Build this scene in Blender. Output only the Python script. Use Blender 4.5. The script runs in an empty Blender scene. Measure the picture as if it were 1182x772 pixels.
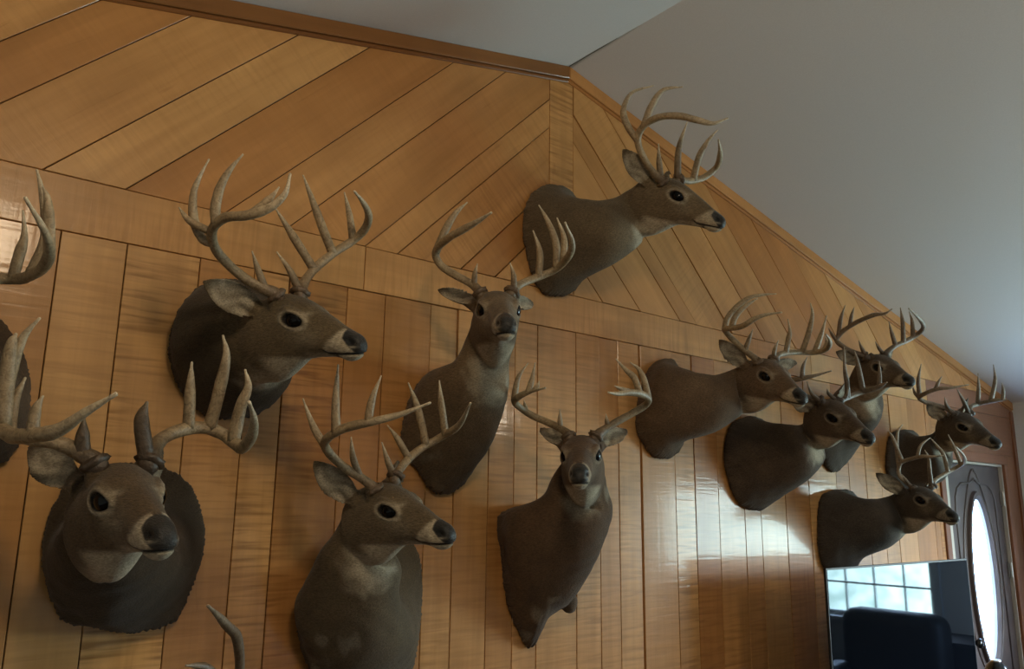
import bpy, bmesh, math, random
import numpy as np
from mathutils import Vector, Matrix

S = bpy.context.scene
COL = S.collection
rng = np.random.default_rng(7)
random.seed(7)

# ------------------------------------------------------------------ camera
D = 2.36                      # camera to gable wall (m)
CAMZ = 1.70
FP = 930.86                   # focal length in pixels of a 1182 px wide frame
YAW, PIT, ROL = 0.686122895, 0.21009554, 0.0130285699
_f = np.array([math.sin(YAW)*math.cos(PIT), math.cos(YAW)*math.cos(PIT), math.sin(PIT)])
_r = np.array([math.cos(YAW), -math.sin(YAW), 0.0])
_u = np.cross(_r, _f)
RT = math.cos(ROL)*_r + math.sin(ROL)*_u
UP = -math.sin(ROL)*_r + math.cos(ROL)*_u
FW = _f
CAM = np.array([0.0, -D, CAMZ])

def ray(px, py, out):
    """the point `out` metres in front of the gable wall seen at a photo position"""
    d = RT*(px-591)/FP - UP*(py-386)/FP + FW
    return CAM + d*(D-out)/d[1]

def ray_depth(px, py, z):
    d = RT*(px-591)/FP - UP*(py-386)/FP + FW
    return CAM + d*z

def proj(P):
    q = np.asarray(P)-CAM
    z = q @ FW
    return 591+FP*(q@RT)/z, 386-FP*(q@UP)/z, z

cam = bpy.data.cameras.new('camera')
cam.sensor_width = 36.0
cam.lens = FP*36.0/1182.0
cam.clip_start = 0.02
cam_o = bpy.data.objects.new('camera', cam)
COL.objects.link(cam_o)
cam_o.matrix_world = Matrix(((RT[0], UP[0], -FW[0], CAM[0]), (RT[1], UP[1], -FW[1], CAM[1]), (RT[2], UP[2], -FW[2], CAM[2]), (0, 0, 0, 1)))
S.camera = cam_o

# ------------------------------------------------------------------ room dimensions
XL, XR = -2.46, 6.885         # left and right walls
YB = -6.2                     # back wall
APX, APZ = 2.213, 3.585       # roof apex
SL = 0.2262                   # roof slope
def roof(x): return APZ - SL*abs(x-APX)

# ------------------------------------------------------------------ material helpers
def new_mat(name):
    m = bpy.data.materials.new(name); m.use_nodes = True
    nt = m.node_tree
    return m, nt, nt.nodes['Principled BSDF']
def N(nt, t, **kw):
    n = nt.nodes.new(t)
    for k, v in kw.items():
        if k.startswith('i_'): n.inputs[k[2:].replace('_', ' ')].default_value = v
        else: setattr(n, k, v)
    return n
def L(nt, a, b): nt.links.new(a, b)
def ramp(nt, stops, interp='LINEAR'):
    n = nt.nodes.new('ShaderNodeValToRGB'); n.color_ramp.interpolation = interp
    e = n.color_ramp.elements
    while len(e) < len(stops): e.new(0.5)
    for i, (p, c) in enumerate(stops):
        e[i].position = p; e[i].color = (*c, 1) if len(c) == 3 else c
    return n
def mixc(nt, mode, fac, a, b):
    n = nt.nodes.new('ShaderNodeMix'); n.data_type = 'RGBA'; n.blend_type = mode
    for s, v in ((0, fac), (6, a), (7, b)):
        if hasattr(v, 'is_linked'): nt.links.new(v, n.inputs[s])
        elif isinstance(v, (int, float)): n.inputs[s].default_value = v
        else: n.inputs[s].default_value = (*v, 1)
    return n.outputs[2]
def plain(name, col, rough=0.6, metal=0.0, spec=0.5, nscale=0, namt=0.1, bump=0.0):
    m, nt, b = new_mat(name)
    b.inputs['Base Color'].default_value = (*col, 1); b.inputs['Roughness'].default_value = rough
    b.inputs['Metallic'].default_value = metal; b.inputs['Specular IOR Level'].default_value = spec
    if nscale:
        tc = N(nt, 'ShaderNodeTexCoord'); no = N(nt, 'ShaderNodeTexNoise', i_Scale=nscale, i_Detail=5.0)
        L(nt, tc.outputs['Object'], no.inputs['Vector'])
        rp = ramp(nt, [(0.3, tuple(c*(1-namt) for c in col)), (0.7, tuple(min(1, c*(1+namt)) for c in col))])
        L(nt, no.outputs['Fac'], rp.inputs['Fac']); L(nt, rp.outputs['Color'], b.inputs['Base Color'])
        if bump:
            bp = N(nt, 'ShaderNodeBump', i_Strength=bump, i_Distance=0.002)
            L(nt, no.outputs['Fac'], bp.inputs['Height']); L(nt, bp.outputs['Normal'], b.inputs['Normal'])
    return m

def wood_mat(name='maple boards', dark=1.0, curl=1.0, stain=None):
    """varnished curly maple: UV x across the board, y along it (metres); attribute tint = per board (shade, curl, hue)"""
    m, nt, b = new_mat(name)
    uv = N(nt, 'ShaderNodeUVMap', uv_map='grain'); at = N(nt, 'ShaderNodeAttribute', attribute_name='tint')
    sep = N(nt, 'ShaderNodeSeparateColor'); L(nt, at.outputs['Color'], sep.inputs[0])
    # long grain
    mp = N(nt, 'ShaderNodeMapping'); mp.inputs['Scale'].default_value = (26, 1.1, 1); L(nt, uv.outputs[0], mp.inputs[0])
    g = N(nt, 'ShaderNodeTexNoise', i_Scale=1.0, i_Detail=6.0, i_Roughness=0.55, i_Distortion=0.35); L(nt, mp.outputs[0], g.inputs['Vector'])
    # curl figure: fine ripples across the board
    mp2 = N(nt, 'ShaderNodeMapping'); mp2.inputs['Scale'].default_value = (4.2, 62, 1); L(nt, uv.outputs[0], mp2.inputs[0])
    c = N(nt, 'ShaderNodeTexNoise', i_Scale=1.0, i_Detail=2.5, i_Roughness=0.5, i_Distortion=0.5); L(nt, mp2.outputs[0], c.inputs['Vector'])
    mp3 = N(nt, 'ShaderNodeMapping'); mp3.inputs['Scale'].default_value = (5, 2.2, 1); L(nt, uv.outputs[0], mp3.inputs[0])
    bl = N(nt, 'ShaderNodeTexNoise', i_Scale=1.0, i_Detail=3.0); L(nt, mp3.outputs[0], bl.inputs['Vector'])
    # mineral streaks / knots
    mp4 = N(nt, 'ShaderNodeMapping'); mp4.inputs['Scale'].default_value = (30, 2.4, 1); mp4.inputs['Location'].default_value = (3, 9, 0); L(nt, uv.outputs[0], mp4.inputs[0])
    ks = N(nt, 'ShaderNodeTexNoise', i_Scale=1.0, i_Detail=4.0, i_Distortion=1.2); L(nt, mp4.outputs[0], ks.inputs['Vector'])
    kr = ramp(nt, [(0.66, (0, 0, 0)), (0.80, (1, 1, 1))]); L(nt, ks.outputs['Fac'], kr.inputs['Fac'])
    A = (0.42*dark, 0.195*dark, 0.055*dark); B = (0.61*dark, 0.345*dark, 0.130*dark)
    rp = ramp(nt, [(0.15, A), (0.85, B)]); L(nt, sep.outputs[0], rp.inputs['Fac'])
    col = rp.outputs['Color']
    rg = ramp(nt, [(0.30, (0.80, 0.78, 0.74)), (0.62, (1.0, 1.0, 1.0)), (0.8, (1.06, 1.05, 1.03))]); L(nt, g.outputs['Fac'], rg.inputs['Fac'])
    col = mixc(nt, 'MULTIPLY', 0.75, col, rg.outputs['Color'])
    rb = ramp(nt, [(0.30, (0.76, 0.70, 0.62)), (0.65, (1.07, 1.05, 1.02))]); L(nt, bl.outputs['Fac'], rb.inputs['Fac'])
    col = mixc(nt, 'MULTIPLY', 0.8, col, rb.outputs['Color'])
    rc = ramp(nt, [(0.34, (0.50, 0.43, 0.34)), (0.54, (1, 1, 1)), (0.72, (1.12, 1.12, 1.10))]); L(nt, c.outputs['Fac'], rc.inputs['Fac'])
    cm = N(nt, 'ShaderNodeMath', operation='MULTIPLY'); L(nt, sep.outputs[1], cm.inputs[0])
    rbb = ramp(nt, [(0.35, (0.3,)*3), (0.62, (1,)*3)]); L(nt, bl.outputs['Fac'], rbb.inputs['Fac']); L(nt, rbb.outputs['Color'], cm.inputs[1])
    cm2 = N(nt, 'ShaderNodeMath', operation='MULTIPLY'); L(nt, cm.outputs[0], cm2.inputs[0]); cm2.inputs[1].default_value = curl
    col = mixc(nt, 'MULTIPLY', cm2.outputs[0], col, rc.outputs['Color'])
    col = mixc(nt, 'MIX', 0.0, col, (0, 0, 0))
    kf = N(nt, 'ShaderNodeMath', operation='MULTIPLY'); L(nt, kr.outputs['Color'], kf.inputs[0]); kf.inputs[1].default_value = 0.35
    col = mixc(nt, 'MULTIPLY', kf.outputs[0], col, (0.45, 0.33, 0.22))
    # hue shift per board towards red
    hf = N(nt, 'ShaderNodeMath', operation='MULTIPLY'); L(nt, sep.outputs[2], hf.inputs[0]); hf.inputs[1].default_value = 0.9
    col = mixc(nt, 'MULTIPLY', hf.outputs[0], col, (0.98, 0.78, 0.66))
    if stain: col = mixc(nt, 'MULTIPLY', 1.0, col, stain)
    L(nt, col, b.inputs['Base Color'])
    b.inputs['Roughness'].default_value = 0.40
    b.inputs['Specular IOR Level'].default_value = 0.25
    b.inputs['Coat Weight'].default_value = 0.32; b.inputs['Coat Roughness'].default_value = 0.10
    bp = N(nt, 'ShaderNodeBump', i_Strength=0.35, i_Distance=0.0016)
    mx = N(nt, 'ShaderNodeMath', operation='ADD'); L(nt, c.outputs['Fac'], mx.inputs[0]); L(nt, g.outputs['Fac'], mx.inputs[1])
    L(nt, mx.outputs[0], bp.inputs['Height']); L(nt, bp.outputs['Normal'], b.inputs['Normal']); L(nt, bp.outputs['Normal'], b.inputs['Coat Normal'])
    return m

M_WOOD = wood_mat()
M_TRIM = wood_mat('stained maple trim', 0.52, 0.25)
M_RED = wood_mat('reddish stained boards', 0.9, 0.2, (.62, .55, .82))
M_GROOVE = plain('dark backing board', (0.035, 0.016, 0.008), 0.9)  # dark brown board that shows in the gaps
M_CEIL = plain('flat ceiling paint', (0.66, 0.64, 0.62), 0.95, nscale=180, namt=0.03, bump=0.25)
M_WALL = plain('painted drywall', (0.68, 0.68, 0.65), 0.9, nscale=60, namt=0.03, bump=0.1)
M_FLOOR = plain('brown carpet', (0.11, 0.08, 0.06), 0.95, nscale=90, namt=0.3, bump=0.6)

# ------------------------------------------------------------------ mesh helpers
def mesh_obj(name, verts, faces, mat, parent=None, smooth=False):
    me = bpy.data.meshes.new(name)
    me.from_pydata([tuple(map(float, v)) for v in verts], [], faces); me.update()
    if smooth:
        me.polygons.foreach_set('use_smooth', [True]*len(me.polygons))
    for mm in (mat if isinstance(mat, (list, tuple)) else [mat]): me.materials.append(mm)
    o = bpy.data.objects.new(name, me); COL.objects.link(o)
    if parent: o.parent = parent
    return o
def bm_obj(name, bm, mat, parent=None, smooth=False):
    me = bpy.data.meshes.new(name); bmesh.ops.recalc_face_normals(bm, faces=bm.faces); bm.to_mesh(me); bm.free()
    if smooth: me.polygons.foreach_set('use_smooth', [True]*len(me.polygons))
    for mm in (mat if isinstance(mat, (list, tuple)) else [mat]): me.materials.append(mm)
    o = bpy.data.objects.new(name, me); COL.objects.link(o)
    if parent: o.parent = parent
    return o
def add_box(bm, lo, hi, bev=0.0, mi=0):
    r = bmesh.ops.create_cube(bm, size=1.0)
    vs = r['verts']
    for v in vs:
        v.co = Vector([lo[i]+(v.co[i]+0.5)*(hi[i]-lo[i]) for i in range(3)])
    fs = list({f for v in vs for f in v.link_faces})
    for f in fs: f.material_index = mi
    if bev: bmesh.ops.bevel(bm, geom=list({e for v in vs for e in v.link_edges}), offset=bev, segments=2, affect='EDGES', profile=0.6)
def struct(o, label=None):
    o['kind'] = 'structure'
    if label: o['label'] = label
    return o
def thing(name, label, cat, loc=(0, 0, 0), group=None):
    o = bpy.data.objects.new(name, None); COL.objects.link(o); o.location = loc; o.empty_display_size = 0.05
    o['label'] = label; o['category'] = cat
    if group: o['group'] = group
    return o

# ------------------------------------------------------------------ gable wall boards
def clip(poly, n, c):
    """keep the part of a 2-D polygon with n.p <= c"""
    out = []
    for i in range(len(poly)):
        a, b = poly[i], poly[(i+1) % len(poly)]
        da, db = n[0]*a[0]+n[1]*a[1]-c, n[0]*b[0]+n[1]*b[1]-c
        if da <= 0: out.append(a)
        if (da < 0 < db) or (db < 0 < da):
            t = da/(da-db); out.append((a[0]+t*(b[0]-a[0]), a[1]+t*(b[1]-a[1])))
    return out
def inset(poly, g):
    """shrink a convex polygon by g"""
    c = (sum(p[0] for p in poly)/len(poly), sum(p[1] for p in poly)/len(poly))
    res = list(poly)
    for i in range(len(poly)):
        a, b = poly[i], poly[(i+1) % len(poly)]
        ex, ez = b[0]-a[0], b[1]-a[1]; l = math.hypot(ex, ez)
        if l < 1e-5: continue
        n = (ez/l, -ex/l)
        if n[0]*(c[0]-a[0])+n[1]*(c[1]-a[1]) > 0: n = (-n[0], -n[1])
        res = clip(res, n, n[0]*a[0]+n[1]*a[1]-g)
        if len(res) < 3: return []
    return res

class Boards:
    def __init__(self): self.v = []; self.f = []; self.uv = []; self.tint = []
    def add(self, poly, y0, thick, along, tint, gap=0.0012, bev=0.0015, tilt=(0, 0)):
        p1 = inset(poly, gap); 
        if len(p1) < 3: return
        p2 = inset(p1, bev)
        if len(p2) != len(p1): p2 = inset(p1, bev*0.3)
        if len(p2) != len(p1): p2 = p1
        # same winding / same start by construction
        cx = sum(p[0] for p in p1)/len(p1); cz = sum(p[1] for p in p1)/len(p1)
        n = len(p1); base = len(self.v)
        off = (rng.uniform(0, 30), rng.uniform(0, 30))
        ax, az = along; px, pz = az, -ax
        def UV(x, z): return (x*px+z*pz+off[0], x*ax+z*az+off[1])
        def pull(x, z): return tilt[0]*(x-cx)+tilt[1]*(z-cz)
        rings = [(p1, 0.0), (p1, thick-bev), (p2, thick)]
        pts = []
        for pl, t in rings:
            for x, z in pl:
                self.v.append((x, y0-t-(pull(x, z) if t else 0), z)); pts.append((x, z))
        fs = []
        for k in range(2):
            for i in range(n):
                j = (i+1) % n
                fs.append((base+k*n+i, base+k*n+j, base+(k+1)*n+j, base+(k+1)*n+i))
        fs.append(tuple(base+2*n+i for i in range(n)))
        for f in fs:
            self.f.append(f); self.tint.append(tint)
            for i in f: self.uv.append(UV(self.v[i][0], self.v[i][2]))
    def build(self, name, mat, parent=None):
        o = mesh_obj(name, self.v, self.f, mat, parent)
        me = o.data
        bm = bmesh.new(); bm.from_mesh(me); bm.normal_update()
        for f in bm.faces:
            if len(f.verts) > 4 or True:
                pass
        bm.free()
        ul = me.uv_layers.new(name='grain')
        ul.data.foreach_set('uv', [c for p in self.uv for c in p])
        ca = me.color_attributes.new('tint', 'FLOAT_COLOR', 'CORNER')
        col = []
        for f, t in zip(self.f, self.tint): col += [*t, 1.0]*len(f)
        ca.data.foreach_set('color', col)
        return o

# door opening on the gable wall
DX0, DX1, DZ = 5.665, 6.585, 2.03
BT0, BT1 = 2.403, 2.557          # horizontal band
W = Boards()
def t_(shade, curl, hue): return (shade, curl, hue)
def rt(x):
    red = min(1, max(0, (x-1.5)/3.0))
    return (float(np.clip(rng.normal(0.5, 0.22), 0.05, 0.95)), float(np.clip(rng.beta(1.2, 1.6)+(.3 if 1.0 < x < 3.4 else 0), 0, 1)), float(np.clip(0.08+0.5*red+rng.normal(0, 0.14), 0, 0.9)))
def rtilt(): return (rng.normal(0, 0.0035), rng.normal(0, 0.0012))
VX = [XL] + [XL+0.19*i for i in range(1, 14)] + [0.19, 0.365, 0.530, 0.731, 0.895, 1.011, 1.213, 1.358, 1.545, 1.664, 1.814, 1.934, 2.049, 2.256, 2.39, 2.503, 2.64,
      2.864, 3.001, 3.171, 3.371, 3.505, 3.725, 3.95, 4.234, 4.375, 4.565, 4.745, 4.908, 5.147, 5.395, 5.47, 5.60]
VX = sorted(v for v in VX if not (-0.05 < v < 0.1 and False))
fixed = {0.365: t_(.85, .3, .0), 0.53: t_(.9, .9, .0), 0.19: t_(.5, .25, .1), 0.731: t_(.5, .5, .15), 0.895: t_(.62, .8, .1), 1.011: t_(.25, .9, .2), 1.213: t_(.28, .3, .25),
         2.049: t_(.6, .7, .25), 2.256: t_(.55, .6, .25), 1.934: t_(.6, .8, .3), 2.864: t_(.7, .8, .4), 2.64: t_(.65, .3, .4), 3.001: t_(.2, .6, .55), 3.171: t_(.35, .6, .35)}
for i in range(len(VX)-1):
    a, b = VX[i], VX[i+1]
    if b-a < 0.01: continue
    z0 = 0.0
    gl = 0.006 if abs(a-2.64) < 1e-3 else 0
    tint = fixed.get(round(a, 3), rt(a))
    W.add([(a+gl, z0), (b-(0.004 if abs(b-2.64) < 1e-3 else 0), z0), (b-(0.004 if abs(b-2.64) < 1e-3 else 0), BT0), (a+gl, BT0)], 0.0, 0.018, (0, 1), tint,
          gap=0.0011+0.0006*abs(rng.normal()), tilt=rtilt())
# over and beside the door
WR = Boards()
WR.add([(5.60, DZ+0.085), (XR, DZ+0.085), (XR, BT0), (5.60, BT0)], 0.0, 0.018, (1, 0), t_(.5, .15, .6))
WR.add([(DX1+0.082, 0), (XR, 0), (XR, DZ+0.085), (DX1+0.082, DZ+0.085)], 0.0, 0.018, (0, 1), t_(.4, .15, .6))
WR.add([(5.45, BT0), (XR, BT0), (XR, BT1), (5.45, BT1)], 0.0, 0.019, (1, 0), t_(.6, .15, .5))
struct(WR.build('trim_6', M_RED), 'reddish stained boards over the front door')
# horizontal band
bx = [XL, -0.9, 0.145, 1.271, 4.05, 5.45]
bt = [t_(.5, .4, .1), t_(.8, .5, .05), t_(.62, .3, .12), t_(.66, .35, .3), t_(.9, .15, .2), t_(.1, .15, .9)]
for i in range(len(bx)-1):
    W.add([(bx[i], BT0), (bx[i+1], BT0), (bx[i+1], BT1), (bx[i], BT1)], 0.0, 0.019, (1, 0), bt[i], tilt=(0, rng.normal(0, 0.001)))
# centre post of the chevron
W.add([(2.108, BT1), (2.245, BT1), (2.245, 4), (2.108, 4)], 0.0, 0.019, (0, 1), t_(.55, 1.0, .25)) if False else None
pp = clip(clip([(2.108, BT1), (2.245, BT1), (2.245, 4), (2.108, 4)], (SL, 1), APZ+SL*APX), (-SL, 1), APZ-SL*APX)
W.add(pp, 0.0, 0.019, (0, 1), t_(.55, 1.0, .25))
s2 = math.sqrt(0.5)
def left_limit(poly): return clip(clip(clip(poly, (1, 0), 2.108), (0, -1), -BT1), (-SL, 1), APZ-SL*APX)
def right_limit(poly): return clip(clip(clip(poly, (-1, 0), -2.245), (0, -1), -BT1), (SL, 1), APZ+SL*APX)
LX = [-3.6, -3.35, -3.1, -2.88, -2.62, -2.4, -2.15, -1.9, -1.66, -1.4, -1.17, -0.92, -0.68, -0.42, -0.157, 0.035, 0.301, 0.508, 0.789, 0.99, 1.268, 1.396, 1.668, 1.83, 2.108]
LX = [x for x in LX]
lt = {0.035: t_(.6, .15, .2), -0.157: t_(.3, .1, .35), 0.301: t_(.75, .2, .1), 0.508: t_(.3, .1, .35), 0.789: t_(.5, .1, .3), 0.99: t_(.42, .15, .4), 1.268: t_(.5, .2, .3), 1.396: t_(.4, .4, .3)}
for i in range(len(LX)-1):
    a, b = LX[i], LX[i+1]
    big = [(a, BT1), (b, BT1), (b+3, BT1+3), (a+3, BT1+3)]
    pl = [p for p in left_limit(big)]
    pl = clip(pl, (-1, 0), -XL)
    if len(pl) >= 3: W.add(pl, 0.0, 0.018, (s2, s2), lt.get(round(a, 3), (rt(a)[0], .15, .3)), gap=0.0010+0.0007*abs(rng.normal()), tilt=rtilt())
RX = [2.245, 2.42, 2.659, 2.933, 3.06, 3.34, 3.62, 3.91, 4.2, 4.47, 4.75, 5.0, 5.27, 5.55, 5.85, 6.1, 6.35, 6.62, 6.9, 7.2]
for i in range(len(RX)-1):
    a, b = RX[i], RX[i+1]
    big = [(a, BT1), (b, BT1), (b-3, BT1+3), (a-3, BT1+3)]
    pl = clip(right_limit(big), (1, 0), XR)
    _t = rt(a) if a > 2.9 else t_(.55, .15, .3)
    _t = (_t[0], _t[1]*.25, _t[2])
    if len(pl) >= 3: W.add(pl, 0.0, 0.018, (-s2, s2), _t, gap=0.0010+0.0007*abs(rng.normal()), tilt=rtilt())
W.build('wall_front', M_WOOD)
struct(bpy.data.objects['wall_front'], 'gable wall panelled in varnished maple boards')
# backing behind the boards (dark gaps), with door opening
bm = bmesh.new()
add_box(bm, (XL-0.1, 0.0, -0.1), (DX0-0.06, 0.12, 2.6))
add_box(bm, (DX1+0.06, 0.0, -0.1), (XR+0.1, 0.12, 2.6))
add_box(bm, (DX0-0.06, 0.0, DZ+0.06), (DX1+0.06, 0.12, 2.6))
vs = [(XL-0.1, 0, 2.6), (XR+0.1, 0, 2.6), (XR+0.1, 0, roof(XR+.1)+.1), (APX, 0, APZ+.1), (XL-.1, 0, roof(XL-.1)+.1)]
a_ = [bm.verts.new(v) for v in vs]; b_ = [bm.verts.new((v[0], 0.12, v[2])) for v in vs]
bm.faces.new(a_[::-1]); bm.faces.new(b_)
for i in range(5): bm.faces.new((a_[i], a_[(i+1) % 5], b_[(i+1) % 5], b_[i]))
struct(bm_obj('wall_front_backing', bm, M_GROOVE))

# ceilings
for nm, x0, x1 in (('ceiling_left', XL-0.2, APX), ('ceiling_right', APX, XR+0.2)):
    z0, z1 = roof(x0), roof(x1)
    v = [(x0, YB-.1, z0), (x1, YB-.1, z1), (x1, 0.1, z1), (x0, 0.1, z0)]
    v += [(x, y, z+0.15) for x, y, z in v]
    struct(mesh_obj(nm, v, [(0, 1, 2, 3), (4, 7, 6, 5), (0, 4, 5, 1), (1, 5, 6, 2), (2, 6, 7, 3), (3, 7, 4, 0)], M_CEIL))
# cracked joint tape along the ridge
M_DARK = plain('dark crack', (0.03, 0.028, 0.025), 0.9)
M_TAPE = plain('pale joint tape', (0.72, 0.72, 0.69), 0.9)
bm = bmesh.new()
pr = [(APX-0.001, -0.02), (APX-0.001, -0.2), (APX-0.002, -0.32), (APX-0.004, -0.32), (APX-0.0055, -0.2), (APX-0.0055, -0.02)]
f = bm.faces.new([bm.verts.new((x, y, roof(x)-0.0012)) for x, y in pr])
bmesh.ops.solidify(bm, geom=[f], thickness=0.001)
struct(bm_obj('trim_8', bm, M_DARK))
bm = bmesh.new()
for x0, x1, y0, y1 in ((APX, APX+.012, -0.02, -0.42),):
    f = bm.faces.new([bm.verts.new(v) for v in ((x0, y0, roof(x0)-.0006), (x1, y0, roof(x1)-.0008), (APX+.004, y1, roof(APX+.004)-.0008), (APX, y1, roof(APX)-.0006))])
bmesh.ops.solidify(bm, geom=bm.faces[:], thickness=0.0005)
struct(bm_obj('trim_9', bm, M_TAPE))

# rake trim (two boards: face board and a thin quarter strip)
def rake(name, x0, x1, mat, c0, c1):
    t = Boards()
    for (d0, d1, th, tint) in ((0.0, 0.058, 0.034, c0), (0.058, 0.074, 0.026, c1)):
        poly = [(x0, roof(x0)-d0), (x0, roof(x0)-d1), (x1, roof(x1)-d1), (x1, roof(x1)-d0)]
        t.add(poly, 0.0, th, (math.cos(math.atan(SL)), math.copysign(math.sin(math.atan(SL)), APX-(x0+x1)/2)), tint, gap=0.0003, bev=0.003)
    struct(t.build(name, mat))
rake('trim_1', XL, APX, M_TRIM, t_(.4, .1, .85), t_(.1, .1, .9)); rake('trim_2', APX, XR, M_WOOD, t_(.55, .1, .7), t_(.2, .1, .8))

# right wall with a window, left wall, back wall with a window, floor
WY0, WY1, WZ0, WZ1 = -3.56, -1.50, 0.81, 1.93     # right wall window opening
def wall_with_hole(name, axis, pos, th, a0, a1, z1f, hole):
    """axis 'x': wall at x=pos spanning y a0..a1 ; axis 'y': wall at y=pos spanning x a0..a1"""
    h0, h1, hz0, hz1 = hole
    bm = bmesh.new()
    def seg(b0, b1, z0, zt):
        pts = []
        for (b, z) in ((b0, z0), (b1, z0), (b1, zt(b1) if callable(zt) else zt), (b0, zt(b0) if callable(zt) else zt)):
            pts.append((b, z))
        fr = [bm.verts.new((pos, b, z) if axis == 'x' else (b, pos, z)) for b, z in pts]
        bk = [bm.verts.new((pos+th, b, z) if axis == 'x' else (b, pos+th, z)) for b, z in pts]
        bm.faces.new(fr); bm.faces.new(bk[::-1])
        for i in range(4): bm.faces.new((fr[i], bk[i], bk[(i+1) % 4], fr[(i+1) % 4]))
    seg(a0, h0, 0, z1f); seg(h1, a1, 0, z1f); seg(h0, h1, 0, hz0); seg(h0, h1, hz1, z1f)
    return struct(bm_obj(name, bm, M_WALL))
wall_with_hole('wall_right', 'x', XR, 0.14, YB, 0.0, roof(XR)+0.03, (WY0, WY1, WZ0, WZ1))
bm = bmesh.new(); add_box(bm, (XL-.14, YB, 0), (XL, 0, roof(XL)+.03)); struct(bm_obj('wall_left', bm, M_WALL))
# back wall: two pieces to follow the gable
bh = (-1.7, 0.95, 0.9, 2.2)
bm = bmesh.new()
def bseg(x0, x1, z0, top):
    xs = [x0, x1] if not (x0 < APX < x1) else [x0, APX, x1]
    pts = [(x0, z0), (x1, z0)] + [(x, (roof(x)+.03 if top is None else top)) for x in xs[::-1]]
    fr = [bm.verts.new((x, YB, z)) for x, z in pts]; bk = [bm.verts.new((x, YB-.14, z)) for x, z in pts]
    bm.faces.new(fr); bm.faces.new(bk[::-1])
    for i in range(len(pts)): bm.faces.new((fr[i], bk[i], bk[(i+1) % len(pts)], fr[(i+1) % len(pts)]))
bseg(XL, XR, 0, None)
struct(bm_obj('wall_back', bm, M_WALL))
bm = bmesh.new(); add_box(bm, (XL-.2, YB-.2, -0.1), (XR+.2, 0.15, 0.0)); struct(bm_obj('floor', bm, M_FLOOR))

M_WHITE = plain('white window vinyl', (0.62, 0.64, 0.64), 0.45)
M_GLASS, nt, b = new_mat('window glass')
b.inputs['Base Color'].default_value = (.9, .95, .95, 1); b.inputs['Roughness'].default_value = 0.02
_t = N(nt, 'ShaderNodeBsdfTransparent'); _m = N(nt, 'ShaderNodeMixShader'); _m.inputs[0].default_value = .06
L(nt, _t.outputs[0], _m.inputs[1]); L(nt, b.outputs[0], _m.inputs[2]); L(nt, _m.outputs[0], nt.nodes['Material Output'].inputs['Surface'])
def window(name, axis, pos, h, ncol, nrow, inward, label):
    h0, h1, z0, z1 = h
    root = bpy.data.objects.new(name, None); COL.objects.link(root); struct(root, label)
    bm = bmesh.new()
    def bx(b0, b1, za, zb, d0, d1):
        lo = (pos+d0*inward, b0, za) if axis == 'x' else (b0, pos+d0*inward, za)
        hi = (pos+d1*inward, b1, zb) if axis == 'x' else (b1, pos+d1*inward, zb)
        add_box(bm, tuple(min(a, b) for a, b in zip(lo, hi)), tuple(max(a, b) for a, b in zip(lo, hi)), 0.002)
    c = 0.07
    bx(h0-c, h1+c, z1, z1+c, -0.002, 0.022); bx(h0-c, h0, z0-0.02, z1, -0.002, 0.022); bx(h1, h1+c, z0-0.02, z1, -0.002, 0.022)
    bx(h0-c, h1+c, z0-0.04, z0, -0.002, 0.045)
    for a, b_, c_, d_ in ((h0, h1, z0, z0+0.04), (h0, h1, z1-0.04, z1), (h0, h0+.04, z0+.04, z1-.04), (h1-.04, h1, z0+.04, z1-.04)):
        bx(a, b_, c_, d_, -0.11, -0.05)
    bm_obj('window_frame', bm, M_WHITE, root)
    bm = bmesh.new()
    for i in range(1, ncol):
        q = h0+(h1-h0)*i/ncol; bx(q-.008, q+.008, z0+.04, z1-.04, -0.09, -0.07)
    for i in range(1, nrow):
        q = z0+(z1-z0)*i/nrow; bx(h0+.04, h1-.04, q-.008, q+.008, -0.09, -0.07)
    bm_obj('muntins', bm, M_WHITE, root)
    bm = bmesh.new(); bx(h0+.04, h1-.04, z0+.04, z1-.04, -0.082, -0.078); bm_obj('pane', bm, M_GLASS, root)
    return root
window('window_1', 'x', XR, (WY0, WY1, WZ0, WZ1), 8, 4, -1, 'wide gridded window in the right wall')

# ------------------------------------------------------------------ front door with oval light
M_DOOR = plain('dark stained fibreglass door', (0.085, 0.058, 0.050), 0.42, nscale=7, namt=0.25)
M_METAL = plain('satin nickel', (0.55, 0.52, 0.47), 0.3, metal=1.0)
M_JAMB = plain('pale jamb edge', (0.55, 0.50, 0.42), 0.6)
OC = (6.125, 1.26); OA, OB = 0.185, 0.545
door = bpy.data.objects.new('door_1', None); COL.objects.link(door); struct(door, 'dark brown front door with a tall oval window')
def oval_ring(bm, a0, b0, y0, a1, b1, y1, n=72):
    A = [bm.verts.new((OC[0]+a0*math.cos(2*math.pi*i/n), y0, OC[1]+b0*math.sin(2*math.pi*i/n))) for i in range(n)]
    B = [bm.verts.new((OC[0]+a1*math.cos(2*math.pi*i/n), y1, OC[1]+b1*math.sin(2*math.pi*i/n))) for i in range(n)]
    for i in range(n): bm.faces.new((A[i], A[(i+1) % n], B[(i+1) % n], B[i]))
    return A, B
bm = bmesh.new()
n = 72
x0, x1, z0, z1 = DX0+.003, DX1-.003, 0.008, DZ-.003
yD = 0.012
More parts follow.
